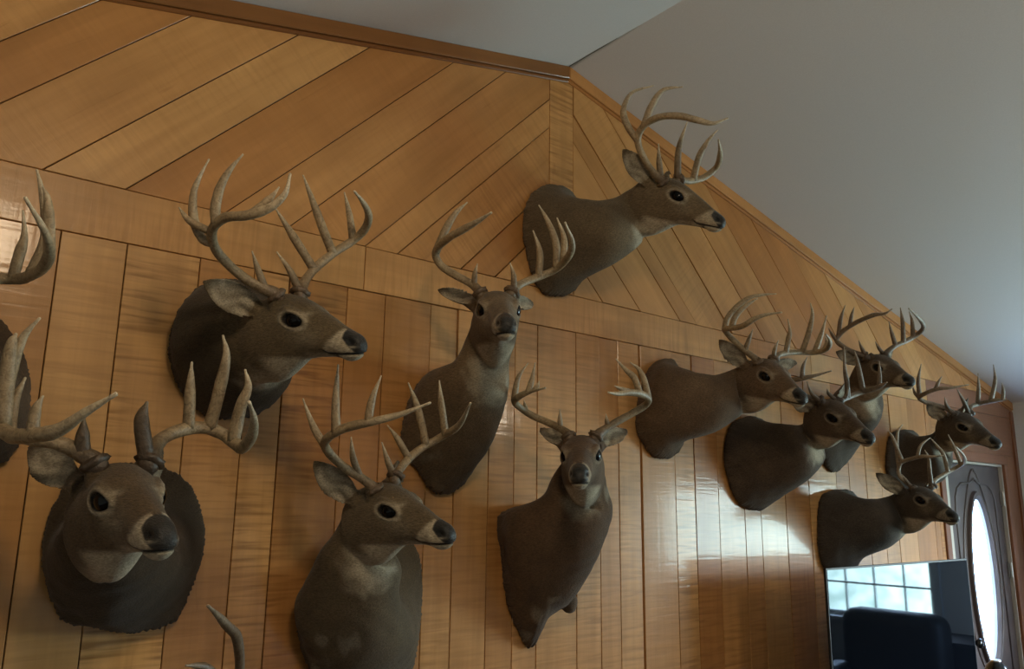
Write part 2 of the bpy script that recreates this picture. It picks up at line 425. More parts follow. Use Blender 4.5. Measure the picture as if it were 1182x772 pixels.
def slab_pts(y, k_):
    res = []
    for i in range(n):
        c, s = math.cos(2*math.pi*i/n), math.sin(2*math.pi*i/n)
        if k_ == 0: res.append(bm.verts.new((OC[0]+OA*c, y, OC[1]+OB*s))); continue
        k = 1e9
        if c > 1e-6: k = min(k, (x1-OC[0])/c)
        if c < -1e-6: k = min(k, (x0-OC[0])/c)
        if s > 1e-6: k = min(k, (z1-OC[1])/s)
        if s < -1e-6: k = min(k, (z0-OC[1])/s)
        res.append([OC[0]+k*c, y, OC[1]+k*s])
    if k_ == 1:
        for (cx_, cz_) in ((x0, z0), (x1, z0), (x1, z1), (x0, z1)):
            i = min(range(n), key=lambda i: (res[i][0]-cx_)**2+(res[i][2]-cz_)**2); res[i] = [cx_, y, cz_]
        res = [bm.verts.new(q) for q in res]
    return res
i0, o0, i1, o1 = slab_pts(yD, 0), slab_pts(yD, 1), slab_pts(yD+.044, 0), slab_pts(yD+.044, 1)
for i in range(n):
    j = (i+1) % n
    bm.faces.new((i0[i], i0[j], o0[j], o0[i])); bm.faces.new((i1[j], i1[i], o1[i], o1[j])); bm.faces.new((i0[j], i0[i], i1[i], i1[j])); bm.faces.new((o0[i], o0[j], o1[j], o1[i]))
bm_obj('door_slab', bm, M_DOOR, door)
bm = bmesh.new()
# moulding round the glass, an outer raised oval with pointed scroll top and side mouldings
oval_ring(bm, OA+.035, OB+.045, yD+.002, OA+.028, OB+.036, yD-.022); oval_ring(bm, OA+.028, OB+.036, yD-.022, OA+.008, OB+.012, yD-.024); oval_ring(bm, OA+.008, OB+.012, yD-.024, OA-.012, OB-.014, yD-.004); oval_ring(bm, OA-.012, OB-.014, yD-.004, OA-.012, OB-.014, yD+.03)
bm_obj('oval_moulding', bm, M_DOOR, door, smooth=True)
def tube_bm(bm, pts, r, n=8, closed=False):
    """square-ish bead along a polyline in the door plane"""
    prev = None; first = None
    for k, p in enumerate(pts):
        p = Vector(p); a = Vector(pts[max(0, k-1)]); b_ = Vector(pts[min(len(pts)-1, k+1)])
        t = (b_-a).normalized(); s = t.cross(Vector((0, 1, 0)))
        if s.length < 1e-4: s = Vector((1, 0, 0))
        s.normalize(); w = t.cross(s)
        rr = r[k] if isinstance(r, (list, tuple)) else r
        ring = [bm.verts.new(p+s*rr*math.cos(2*math.pi*i/n)+w*rr*math.sin(2*math.pi*i/n)) for i in range(n)]
        if prev:
            for i in range(n): bm.faces.new((prev[i], prev[(i+1) % n], ring[(i+1) % n], ring[i]))
        else: first = ring
        prev = ring
    if first is not None and not closed:
        bm.faces.new(first[::-1]); bm.faces.new(prev)
bm = bmesh.new()
for sgn in (-1, 1):
    pts = []
    for k in range(33):
        th = math.radians(90-k*5.2)
        q = 0.12*math.exp(-(k/5.0)**2)
        pts.append((OC[0]+sgn*(OA+.095)*math.cos(th)*(1 if k > 0 else 0), yD, OC[1]+(OB+.07+q)*math.sin(th)))
    tube_bm(bm, pts, 0.009)
    e = 0.335
    tube_bm(bm, [(OC[0]+sgn*e, yD, 0.62), (OC[0]+sgn*e, yD, 1.70), (OC[0]+sgn*(e-.01), yD, 1.80), (OC[0]+sgn*(e-.05), yD, 1.86), (OC[0]+sgn*(e-.12), yD, 1.895), (OC[0]+sgn*.08, yD, 1.90), (OC[0], yD, 1.93)], 0.008)
bm_obj('raised_moulding', bm, M_DOOR, door, smooth=True)
# frosted oval glass
M_OVAL, nt, b = new_mat('frosted leaded glass')
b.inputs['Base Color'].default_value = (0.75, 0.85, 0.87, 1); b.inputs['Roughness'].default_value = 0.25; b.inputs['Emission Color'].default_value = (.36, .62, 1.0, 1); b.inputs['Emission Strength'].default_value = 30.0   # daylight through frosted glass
bm = bmesh.new()
A = [bm.verts.new((OC[0]+(OA-.001)*math.cos(2*math.pi*i/n), yD+.018, OC[1]+(OB-.001)*math.sin(2*math.pi*i/n))) for i in range(n)]
B = [bm.verts.new((v.co.x, yD+.024, v.co.z)) for v in A]
bm.faces.new(A); bm.faces.new(B[::-1])
for i in range(n): bm.faces.new((A[(i+1) % n], A[i], B[i], B[(i+1) % n]))
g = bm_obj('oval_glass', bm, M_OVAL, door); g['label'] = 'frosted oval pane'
bm = bmesh.new()
for s_ in (0.62, ):
    tube_bm(bm, [(OC[0]+OA*s_*math.cos(2*math.pi*i/40), yD+.012, OC[1]+OB*(s_+.12)*math.sin(2*math.pi*i/40)) for i in range(41)], 0.0022, 6)
tube_bm(bm, [(OC[0], yD+.012, OC[1]+OB*.74), (OC[0], yD+.012, OC[1]+OB-.01)], .0022, 6)
tube_bm(bm, [(OC[0], yD+.012, OC[1]-OB*.74), (OC[0], yD+.012, OC[1]-OB+.01)], .0022, 6)
for sg in (-1, 1):
    tube_bm(bm, [(OC[0]+sg*OA*.62, yD+.012, OC[1]), (OC[0]+sg*(OA-.008), yD+.012, OC[1])], .0022, 6)
bm_obj('leading', bm, M_METAL, door)
# hinges on the right, knob and deadbolt on the left-hand side of the glass
for hz in (1.80, 1.30, 0.35):
    bm = bmesh.new(); tube_bm(bm, [(DX1-.004, -0.006, hz-.05), (DX1-.004, -0.006, hz+.05)], .008, 10); add_box(bm, (DX1-.03, 0.003, hz-.05), (DX1-.004, 0.009, hz+.05))
    bm_obj('hinge', bm, M_METAL, door)
# casing and jamb
t = Boards()
y_c = 0.0
t.add([(DX0-.145, 0), (DX0-.075, 0), (DX0-.075, DZ+.085), (DX0-.145, DZ+.085)], 0.0, 0.030, (0, 1), t_(.2, .1, .6), gap=.0005, bev=.004)
t.add([(DX1+.012, 0), (DX1+.082, 0), (DX1+.082, DZ+.015), (DX1+.012, DZ+.015)], 0.0, 0.032, (0, 1), t_(.35, .1, .7), gap=.0005, bev=.004)
t.add([(DX0-.075, DZ+.015), (DX1+.082, DZ+.015), (DX1+.082, DZ+.085), (DX0-.075, DZ+.085)], 0.0, 0.032, (1, 0), t_(.3, .1, .8), gap=.0005, bev=.004)
struct(t.build('trim_3', M_RED), 'wooden casing round the front door')
bm = bmesh.new(); add_box(bm, (DX0-.075, -0.012, 0), (DX0, 0.11, DZ+.015), .002); add_box(bm, (DX1, -.012, 0), (DX1+.012, .11, DZ+.015), .001); add_box(bm, (DX0, -.012, DZ), (DX1, .11, DZ+.015), .001); add_box(bm, (DX0, .058, 0), (DX0+.02, .1, DZ)); add_box(bm, (DX1-.02, .058, 0), (DX1, .1, DZ)); add_box(bm, (DX0, .058, DZ-.02), (DX1, .1, DZ))
struct(bm_obj('trim_4', bm, M_JAMB), 'pale jamb edge of the front door')
t = Boards(); t.add([(XR-.05, 0), (XR, 0), (XR, roof(XR)-.07), (XR-.05, roof(XR)-.07)], 0.0, 0.03, (0, 1), t_(.15, .1, .8), gap=.0005, bev=.003)
struct(t.build('trim_5', M_RED), 'corner trim beside the front door')
_k = ray(1126.5, 742, .03)
kn = thing('door_lock', 'small round door lock with a bright rim on the front door', 'door lock', tuple(_k))
DOORKNOB = kn
M_BLACKM = plain('dark bronze', (0.03, 0.028, 0.026), 0.22, metal=0.8)
def lathe(bm, prof, origin, axis='y', n=32, sx=1.0, sz=1.0):
    rings = []
    for rr, h in prof:
        rings.append([bm.verts.new((origin[0]+rr*sx*math.cos(2*math.pi*i/n), origin[1]-h, origin[2]+rr*sz*math.sin(2*math.pi*i/n))) for i in range(n)])
    for a, b_ in zip(rings, rings[1:]):
        for i in range(n): bm.faces.new((a[i], a[(i+1) % n], b_[(i+1) % n], b_[i]))
    bm.faces.new(rings[0][::-1]); bm.faces.new(rings[-1])
bm = bmesh.new(); lathe(bm, [(.036, -.035), (.036, -.028), (.03, -.022), (.014, -.018), (.012, .0), (.02, .006), (.029, .018), (.030, .030), (.024, .038), (.008, .042)], (0, 0, 0)); k_ = bm_obj('knob', bm, M_BLACKM, kn, smooth=True)
bm = bmesh.new(); lathe(bm, [(.040, -.038), (.040, -.034), (.037, -.031)], (0, 0, 0)); k_ = bm_obj('rose', bm, M_METAL, kn, smooth=True); k_['label'] = 'bright metal rose'

# ------------------------------------------------------------------ television
M_TVB = plain('black plastic', (0.010, 0.010, 0.011), 0.55, spec=.3)
M_SCR, nt, b = new_mat('glossy dark screen')
b.inputs['Base Color'].default_value = (0.003, 0.004, 0.006, 1); b.inputs['Roughness'].default_value = 0.03; b.inputs['Specular IOR Level'].default_value = 0.5
b.inputs['IOR'].default_value = 1.24; b.inputs['Specular Tint'].default_value = (.48, .78, 1.0, 1)
TY = 0.40
pA = ray(953, 655, TY); pB = ray(1116, 645, TY)
tx0, tx1, tzt = pA[0], pB[0], (pA[2]+pB[2])/2
tzb = tzt-0.83
tv = thing('television', 'large black flat television reflecting a gridded window, beside the front door', 'television', ((tx0+tx1)/2, -TY+.03, tzb-.06))
def loc_par(o, p):  # parent keeping the world position of meshes modelled in world space
    o.parent = p; o.matrix_parent_inverse = Matrix.Translation(-Vector(p.location)); return o
bm = bmesh.new(); add_box(bm, (tx0, -TY, tzb), (tx1, -TY+.012, tzt), .002)
add_box(bm, (tx0+.15, -TY+.012, tzb+.05), (tx1-.15, -TY+.05, tzt-.2), .008)
loc_par(bm_obj('housing', bm, M_TVB), tv)
bm = bmesh.new(); add_box(bm, (tx0+.009, -TY-.0015, tzb+.016), (tx1-.009, -TY+.002, tzt-.009)); loc_par(bm_obj('screen', bm, M_SCR), tv)
for xx in (tx0+.25, tx1-.25):
    bm = bmesh.new(); tube_bm(bm, [(xx, -TY-.11, tzb-.055), (xx, -TY+.005, tzb-.005), (xx, -TY+.005, tzb+.02)], .008, 8); tube_bm(bm, [(xx, -TY+.13, tzb-.055), (xx, -TY+.005, tzb-.005)], .008, 8)
    loc_par(bm_obj('foot', bm, M_TVB), tv)
# media console under it (below the frame)
M_CONS = wood_mat('dark console wood', 0.25, 0.3)
_v = ray(1150.5, 775, TY)
vs_ = thing('vase', 'glossy round black vase beside the television, only its top in view', 'vase', (_v[0], _v[1], tzb-.063))
cons = thing('media_console', 'low dark wooden console under the television', 'cabinet', ((tx0+tx1)/2, -TY, 0))
bm = bmesh.new(); ct = tzb-.063
add_box(bm, (tx0-.05, -TY-.22, ct-.03), (tx1+.42, -.025, ct), .004); add_box(bm, (tx0, -TY-.2, 0.04), (tx1+.38, -.03, ct-.03), .003)
loc_par(bm_obj('carcass', bm, plain('dark walnut', (.05, .03, .02), .45, nscale=9, namt=.3)), cons)
for i in range(4):
    a = tx0+.02+i*(tx1-tx0+.34)/4; b_ = a+(tx1-tx0+.34)/4-.01
    bm = bmesh.new(); add_box(bm, (a, -TY-.215, .07), (b_, -TY-.2, ct-.05), .003); d = loc_par(bm_obj('door', bm, plain('dark walnut door', (.055, .033, .022), .4, nscale=9, namt=.3)), cons)
    bm = bmesh.new(); tube_bm(bm, [(b_-.04, -TY-.23, ct*.5-.05), (b_-.04, -TY-.23, ct*.5+.05)], .005, 8); h = bm_obj('handle', bm, M_METAL); h.parent = d; h.matrix_parent_inverse = Matrix.Identity(4)

M_VASE = plain('black glaze', (.008, .008, .009), .12)
bm = bmesh.new(); zt_ = _v[2]-ct; n_ = 32
prof = [(.001, 0), (.04, 0), (.045, .01), (.022, .05), (.018, max(.08, zt_-.075)), (.03, zt_-.05)]+[(.058*math.cos(a_), zt_+.058*math.sin(a_)) for a_ in [math.radians(q) for q in range(-55, 66, 10)]]+[(.02, zt_+.054), (.001, zt_+.053)]
rs = [[bm.verts.new((r_*math.cos(2*math.pi*i/n_), r_*math.sin(2*math.pi*i/n_), z_)) for i in range(n_)] for r_, z_ in prof]
for a, b_ in zip(rs, rs[1:]):
    for i in range(n_): bm.faces.new((a[i], a[(i+1) % n_], b_[(i+1) % n_], b_[i]))
bm_obj('vase_body', bm, M_VASE, vs_, smooth=True)
bm = bmesh.new(); rs = [[bm.verts.new((r_*math.cos(2*math.pi*i/n_), r_*math.sin(2*math.pi*i/n_), zt_+z_)) for i in range(n_)] for r_, z_ in ((.017, .05), (.026, .05), (.026, .062), (.017, .062), (.017, .05))]
for a, b_ in zip(rs, rs[1:]):
    for i in range(n_): bm.faces.new((a[i], a[(i+1) % n_], b_[(i+1) % n_], b_[i]))
o_ = bm_obj('rim', bm, M_METAL, vs_, smooth=True); o_['label'] = 'bright metal rim'

# recliner whose back shows in the screen's reflection
M_LEATH = plain('dark brown leather', (.014, .010, .009), .55, nscale=40, namt=.2, bump=.3)
def soft_box(name, lo, hi, bev=.07):
    bm = bmesh.new(); add_box(bm, lo, hi); bmesh.ops.bevel(bm, geom=bm.edges[:], offset=bev, segments=4, affect='EDGES', profile=.5)
    return loc_par(bm_obj(name, bm, M_LEATH, smooth=True), ch)
for y0_, y1_, top, lab in ((-1.78, -1.05, 1.0, 'dark brown padded recliner in front of the gridded window, nearer the panelled wall'), (-2.75, -1.98, 1.16, 'taller dark brown padded recliner in front of the gridded window')):
    ch = thing('recliner', lab, 'armchair', (5.7, (y0_+y1_)/2, 0), group=None)
    soft_box('seat', (5.15, y0_+.1, 0), (5.98, y1_-.1, .48)); soft_box('backrest', (5.9, y0_, 0), (6.18, y1_, top), .10)
    soft_box('armrest', (5.15, y0_-.09, 0), (6.0, y0_+.11, .62)); soft_box('armrest', (5.15, y1_-.11, 0), (6.0, y1_+.09, .62))
cb = thing('side_cabinet', 'low dark cabinet against the right wall beside the window', 'cabinet', (6.6, -.98, 0))
bm = bmesh.new(); add_box(bm, (6.4, -1.38, 0), (6.87, -.70, .75), .004); loc_par(bm_obj('carcass', bm, M_LEATH), cb)
bm = bmesh.new(); add_box(bm, (6.38, -1.40, .75), (6.88, -.68, .78), .004); loc_par(bm_obj('top', bm, M_LEATH), cb)

# ------------------------------------------------------------------ deer shoulder mounts
def fur_mat(name, mul=(1, 1, 1)):
    m, nt, b = new_mat(name)
    at = N(nt, 'ShaderNodeAttribute', attribute_name='fur'); tc = N(nt, 'ShaderNodeTexCoord')
    mp = N(nt, 'ShaderNodeMapping'); mp.inputs['Scale'].default_value = (1.0, 0.35, 1.6); L(nt, tc.outputs['Object'], mp.inputs[0])
    n1 = N(nt, 'ShaderNodeTexNoise', i_Scale=190.0, i_Detail=4.0, i_Roughness=0.6, i_Distortion=0.6); L(nt, mp.outputs[0], n1.inputs['Vector'])
    n2 = N(nt, 'ShaderNodeTexNoise', i_Scale=11.0, i_Detail=4.0, i_Roughness=0.6); L(nt, tc.outputs['Object'], n2.inputs['Vector'])
    r1 = ramp(nt, [(0.3, (0.52, 0.50, 0.47)), (0.7, (1.42, 1.40, 1.36))]); L(nt, n1.outputs['Fac'], r1.inputs['Fac'])
    r2 = ramp(nt, [(0.3, (0.80, 0.78, 0.76)), (0.7, (1.15, 1.15, 1.14))]); L(nt, n2.outputs['Fac'], r2.inputs['Fac'])
    col = mixc(nt, 'MULTIPLY', 0.9, at.outputs['Color'], r1.outputs['Color'])
    col = mixc(nt, 'MULTIPLY', 1.0, col, r2.outputs['Color'])
    col = mixc(nt, 'MULTIPLY', 1.0, col, mul)
    L(nt, col, b.inputs['Base Color'])
    rr = N(nt, 'ShaderNodeMapRange'); L(nt, at.outputs['Alpha'], rr.inputs[0]); rr.inputs[3].default_value = 0.33; rr.inputs[4].default_value = 0.85
    L(nt, rr.outputs[0], b.inputs['Roughness'])
    b.inputs['Specular IOR Level'].default_value = 0.25
    b.inputs['Sheen Weight'].default_value = 0.10; b.inputs['Sheen Roughness'].default_value = 0.5
    bp = N(nt, 'ShaderNodeBump', i_Strength=0.55, i_Distance=0.004); L(nt, n1.outputs['Fac'], bp.inputs['Height']); L(nt, bp.outputs['Normal'], b.inputs['Normal'])
    return m
def antler_mat():
    m, nt, b = new_mat('antler bone')
    at = N(nt, 'ShaderNodeAttribute', attribute_name='bone'); tc = N(nt, 'ShaderNodeTexCoord')
    mp = N(nt, 'ShaderNodeMapping'); L(nt, tc.outputs['Object'], mp.inputs[0])
    n1 = N(nt, 'ShaderNodeTexNoise', i_Scale=95.0, i_Detail=5.0, i_Distortion=1.2); L(nt, mp.outputs[0], n1.inputs['Vector'])
    n2 = N(nt, 'ShaderNodeTexNoise', i_Scale=22.0, i_Detail=3.0); L(nt, tc.outputs['Object'], n2.inputs['Vector'])
    r1 = ramp(nt, [(0.32, (0.5, 0.46, 0.40)), (0.6, (1.05, 1.05, 1.04))]); L(nt, n1.outputs['Fac'], r1.inputs['Fac'])
    r2 = ramp(nt, [(0.3, (0.72, 0.69, 0.64)), (0.7, (1.15, 1.15, 1.15))]); L(nt, n2.outputs['Fac'], r2.inputs['Fac'])
    col = mixc(nt, 'MULTIPLY', 0.8, at.outputs['Color'], r1.outputs['Color']); col = mixc(nt, 'MULTIPLY', 0.8, col, r2.outputs['Color'])
    L(nt, col, b.inputs['Base Color']); b.inputs['Roughness'].default_value = 0.48
    bp = N(nt, 'ShaderNodeBump', i_Strength=0.7, i_Distance=0.003); L(nt, n1.outputs['Fac'], bp.inputs['Height']); L(nt, bp.outputs['Normal'], b.inputs['Normal'])
    return m
M_ANT = antler_mat()
M_FUR = fur_mat('winter deer coat', (1.0, .99, .90))
M_EYE = plain('glass eye', (0.003, 0.0025, 0.002), 0.13, spec=0.22)

def catmull(P, n):
    """centripetal-free Catmull-Rom through rows of P (any trailing shape); n steps per span"""
    P = np.asarray(P, float); out = []
    m = len(P)
    for i in range(m-1):
        p0 = P[i-1] if i > 0 else 2*P[0]-P[1]
        p1, p2 = P[i], P[i+1]
        p3 = P[i+2] if i+2 < m else 2*P[-1]-P[-2]
        for k in range(n):
            t = k/n
            out.append(0.5*((2*p1)+(-p0+p2)*t+(2*p0-5*p1+4*p2-p3)*t*t+(-p0+3*p1-3*p2+p3)*t**3))
    out.append(P[-1]); return np.array(out)

def rotm(yaw, pit, rol):
    a, b, c = map(math.radians, (yaw, pit, rol))
    X = np.array([math.cos(a)*math.cos(b), math.sin(a)*math.cos(b), math.sin(b)]); Y0 = np.array([-math.sin(a), math.cos(a), 0]); Z = np.cross(X, Y0)
    Y2 = math.cos(c)*Y0+math.sin(c)*Z; return np.array([X, Y2, np.cross(X, Y2)]).T

# head sections: x, top z, bottom z, half width, height of the widest line (0 top..1 bottom), squareness, centre y
HEAD = [(-0.045, .040, -.168, .069, .46, 1.0), (-.010, .052, -.163, .070, .44, 1.0), (.030, .062, -.160, .067, .42, .95), (.065, .064, -.145, .064, .40, .88),
        (.098, .057, -.122, .063, .38, .84), (.130, .046, -.102, .058, .36, .82), (.160, .032, -.096, .047, .42, .86), (.190, .017, -.094, .039, .50, .88),
        (.220, .002, -.093, .0345, .56, .88), (.248, -.014, -.095, .0305, .60, .85), (.270, -.025, -.102, .0300, .58, .82), (.288, -.033, -.101, .0285, .50, .80),
        (.301, -.039, -.096, .0255, .44, .82), (.311, -.047, -.088, .020, .42, .9), (.317, -.056, -.078, .012, .45, 1.0)]
NR = 56
def head_ring(h):
    x, zt, zb, w, k, p = h
    zc = zt+(zb-zt)*k; out = []
    for i in range(NR):
        th = 2*math.pi*i/NR; c, s = math.cos(th), math.sin(th)
        y = w*math.copysign(abs(s)**p, s)*(1 if c >= 0 else 1)
        hz = (zt-zc) if c >= 0 else (zc-zb)
        z = zc+hz*math.copysign(abs(c)**(1.0 if c >= 0 else 0.9), c)
        # jaws are narrower than brows
        if c < 0: y *= 1-0.28*abs(c)**2
        out.append((x, y, z))
    return np.array(out)

def ring_by_angle(poly, ref, side, c):
    """resample closed 3-D ring as NR points by angle about c, angle 0 along ref, growing towards side"""
    d = poly-c; a = np.arctan2(d@side, d@ref); r = np.hypot(d@side, d@ref)
    o = np.argsort(a); a, r, q = a[o], r[o], d[o]
    a2 = np.concatenate([a-2*np.pi, a, a+2*np.pi]); r2 = np.tile(r, 3)
    th = (2*np.pi*np.arange(NR)/NR); th = np.where(th > np.pi, th-2*np.pi, th)
    rr = np.interp(th, a2, r2)
    rr = (np.roll(rr, 1)+2*rr+np.roll(rr, -1))/4
    return c+np.outer(rr*np.cos(th), ref)+np.outer(rr*np.sin(th), side)

# canonical right-hand beam (deer's right is -y) in head space
BEAM = np.array([(.068, .042, .058), (.045, .075, .105), (.020, .125, .160), (.005, .180, .205), (.020, .225, .235), (.070, .245, .260), (.130, .235, .275), (.190, .200, .285), (.245, .150, .290)])
_bl = np.concatenate([[0], np.cumsum(np.linalg.norm(np.diff(BEAM, axis=0), axis=1))]); _bl /= _bl[-1]
def canon_beam(t, side):
    p = np.array([np.interp(t, _bl, BEAM[:, k]) for k in range(3)]); p[1] *= side; return p

def tube_mesh(path, rad, n=10, rough=0.0, seed=0):
    """swept tube with rounded tip; returns verts, faces, per-vertex t"""
    rg = np.random.default_rng(seed)
    path = np.asarray(path); m = len(path)
    T = np.gradient(path, axis=0); T /= np.linalg.norm(T, axis=1)[:, None]+1e-9
    nrm = np.cross(T[0], [0.3, 0.2, 0.9]); nrm /= np.linalg.norm(nrm)
    V = []; tt = []
    ph = rg.uniform(0, 6.28, 4)
    for i in range(m):
        nrm = nrm-T[i]*(nrm@T[i]); nrm /= np.linalg.norm(nrm); b = np.cross(T[i], nrm)
        for k in range(n):
            a = 2*math.pi*k/n
            r = rad[i]*(1+rough*(0.5*math.sin(3*a+ph[0]+i*.35)+0.5*math.sin(2*a+ph[1]-i*.6)+.6*rg.normal()*0.35))
            V.append(path[i]+r*(math.cos(a)*nrm+math.sin(a)*b)); tt.append(i/(m-1))
    F = []
    for i in range(m-1):
        for k in range(n):
            F.append((i*n+k, i*n+(k+1) % n, (i+1)*n+(k+1) % n, (i+1)*n+k))
    V.append(path[-1]+T[-1]*rad[-1]*.8); tt.append(1.0)
    for k in range(n): F.append(((m-1)*n+k, (m-1)*n+(k+1) % n, len(V)-1))
    V.append(path[0]); tt.append(0.0)
    for k in range(n): F.append(((k+1) % n, k, len(V)-1))
    return V, F, tt

def clamp_wall(P):
    if P[1] > -0.035:
        d = P-CAM; P = CAM+d*((D-0.035)/(d[1]))
    return P

def smooth01(x, a, b):
    t = np.clip((x-a)/(b-a), 0, 1); return t*t*(3-2*t)

def build_antler(root, side, H, beam, tines, R, pos, sc, tone, thick, seed, depth_k=1.0, bk=1.0):
    f_ = R@FW if False else None
    n = len(beam)
    P = []
    base3 = pos+sc*(R@canon_beam(0, side)); inner = pos+sc*(R@np.array([.066, .038*side, .030]))
    zb = (base3-CAM)@FW
    for i, (x, y) in enumerate(beam):
        t = i/(n-1); c3 = pos+sc*(R@canon_beam(t, side)); z = (c3-CAM)@FW
        P.append(clamp_wall(ray_depth(x, y, zb+(z-zb)*depth_k)))
    P = np.array([inner]+P)
    path = catmull(P, 7)
    path_out = path[5:]
    m = len(path); s = np.linspace(0, 1, m)
    r0 = 0.0175*thick*sc
    rad = r0*(1.12-0.42*smooth01(s, 0, .25)-0.08*s)*np.clip((1-s)/0.22, 0.14, 1)**0.6
    rad[:5] *= 0.8
    V, F, tt = tube_mesh(path, rad, 12, 0.07, seed); base_t = [0.0+0.55*t for t in tt]; tip = list(np.clip((np.array(tt)-.75)/.25, 0, 1))
    shade = list(0.45+0.55*smooth01(np.array(tt), 0.05, .35))
    # burr (coronet) at the base
    c = P[1]; ax = P[2]-P[0]; ax /= np.linalg.norm(ax)
    e1 = np.cross(ax, [0, 0, 1.]); e1 /= np.linalg.norm(e1)+1e-9; e2 = np.cross(ax, e1)
    rg = np.random.default_rng(seed+5); nb = 22; k0 = len(V)
    for j, (h, rr) in enumerate(((-.006, 1.0), (-.001, 1.42), (.006, 1.38), (.011, 1.0))):
        for k in range(nb):
            a = 2*math.pi*k/nb; q = r0*rr*(1+.08*rg.normal()); V.append(c+ax*h*sc+q*(math.cos(a)*e1+math.sin(a)*e2)); shade.append(.45); tip.append(0)
    for j in range(3):
        for k in range(nb): F.append((k0+j*nb+k, k0+j*nb+(k+1) % nb, k0+(j+1)*nb+(k+1) % nb, k0+(j+1)*nb+k))
    for ti, (kind, pts) in enumerate(tines):
        pr_ = np.array([proj(q)[:2] for q in path_out])
        d2 = ((pr_-np.array(pts[0]))**2).sum(1); j = int(np.argmin(d2)); b3 = path_out[j]; zb3 = (b3-CAM)@FW
        tl = {'b': np.array([.25, 0, 1.0]), 't': np.array([.12, -.10*side, 1.0]), 'f': np.array([.7, -.3*side, .35]), 'n': np.array([-.2, .1*side, 1.0])}[kind]
        tl = R@(tl/np.linalg.norm(tl)); fd = tl@FW
        Q = [b3]; L2 = 0; prev = np.array(pts[0], float)
        for (x, y) in pts[1:]:
            L2 += np.hypot(x-prev[0], y-prev[1]); prev = np.array((x, y), float)
            Ls = L2*zb3/FP/max(.55, math.sqrt(max(0, 1-fd*fd)))
            Q.append(clamp_wall(ray_depth(x, y, zb3+fd*Ls)))
        Q = np.array(Q); tp = catmull(Q, 6 if len(Q) > 2 else 9); mm = len(tp); ss = np.linspace(0, 1, mm)
        rb = (0.0125 if kind != 'b' else .0125*bk)*thick*sc
        LT = np.linalg.norm(np.diff(Q, axis=0), axis=1).sum(); rb *= min(1.0, .6+LT*2.2)
        tr = rb*(1.0-.25*ss)*np.clip((1-ss)/(.55 if not (kind == 'b' and bk > 1) else .3), .12, 1)**.65
        v, f, t2 = tube_mesh(tp, tr, 9, .06, seed+11*ti+1); k0 = len(V)
        V += v; F += [tuple(i+k0 for i in q) for q in f]
        sb = 0.45+0.5*float(smooth01(np.array([j/len(path_out)]), 0.03, .35)[0])
        if kind == 'b' and bk > 1: shade += [.45+.12*t for t in t2]; tip += [max(0, (t-.9)/.4) for t in t2]
        else: shade += [sb+(1.05-sb)*min(1, t*1.2) for t in t2]; tip += [max(0, (t-.6)/.4) for t in t2]
    o = mesh_obj('antler', V, F, M_ANT, None, smooth=True)
    o.parent = root; o.matrix_parent_inverse = Matrix.Translation(-Vector(root.location))
    ca = o.data.color_attributes.new('bone', 'FLOAT_COLOR', 'POINT')
    dark = np.array(tone[0]); pale = np.array(tone[1]); tipc = np.array(tone[2])
    sh = np.array(shade)[:, None]; tp_ = np.array(tip)[:, None]
    w = np.clip((sh-.45)/.6, 0, 1); colr = dark*(1-w)+pale*w; colr = colr*(1-tp_*.7)+tipc*tp_*.7
    ca.data.foreach_set('color', np.concatenate([colr, np.ones((len(V), 1))], 1).ravel())
    return o

def ear_geo(base, tip, normal, length, width, N1=16, N2=14, th=.0095):
    """cupped leaf: rows along the ear, columns across; returns closed verts/faces and frame"""
    a = tip-base; a /= np.linalg.norm(a)
    n = normal-a*(normal@a); n /= np.linalg.norm(n); b = np.cross(n, a)
    us = np.linspace(0, 1, N1); V = []; 
    wprof = np.interp(us, [0, .08, .25, .45, .62, .78, .9, .97, 1], [.50, .60, .86, 1, .93, .70, .42, .22, .06])
    for off in (0, 1):
        for u, w in zip(us, wprof):
            hw = width/2*w; arc = math.radians(np.interp(u, [0, .3, 1], [150, 92, 38])); R_ = hw/max(.3, math.sin(min(arc, math.pi/2)))
            for k in range(N2):
                v = -1+2*k/(N2-1); ph = v*arc
                y = R_*math.sin(ph) if arc <= math.pi/2 else hw*math.sin(ph*math.pi/2/arc*1.0)*1.0
                z = R_*(1-math.cos(min(abs(ph), math.pi*.6)))
                y = float(np.clip(y, -hw, hw))
                bend = -0.018*math.sin(math.pi*u)*0+0.0
                thk = th*(.6+.4*max(0, math.cos(v*math.pi/2))**.5)*(1-.35*u)
                p = base+a*length*u+b*y+n*(z*.62+bend)-(n*thk if off else 0)
                V.append(p)
    F = []; NN = N1*N2
    for i in range(N1-1):
        for k in range(N2-1):
            q = i*N2+k; F.append((q, q+1, q+N2+1, q+N2)); F.append((NN+q, NN+q+N2, NN+q+N2+1, NN+q+1))
    for i in range(N1-1):
        for k in (0, N2-1):
            q = i*N2+k; f = (q, q+N2, NN+q+N2, NN+q); F.append(f if k == 0 else f[::-1])
    for k in range(N2-1):
        F.append((k, NN+k, NN+k+1, k+1)); q = (N1-1)*N2+k; F.append((q, q+1, NN+q+1, NN+q))
    return V, F, (base, a, b, n)

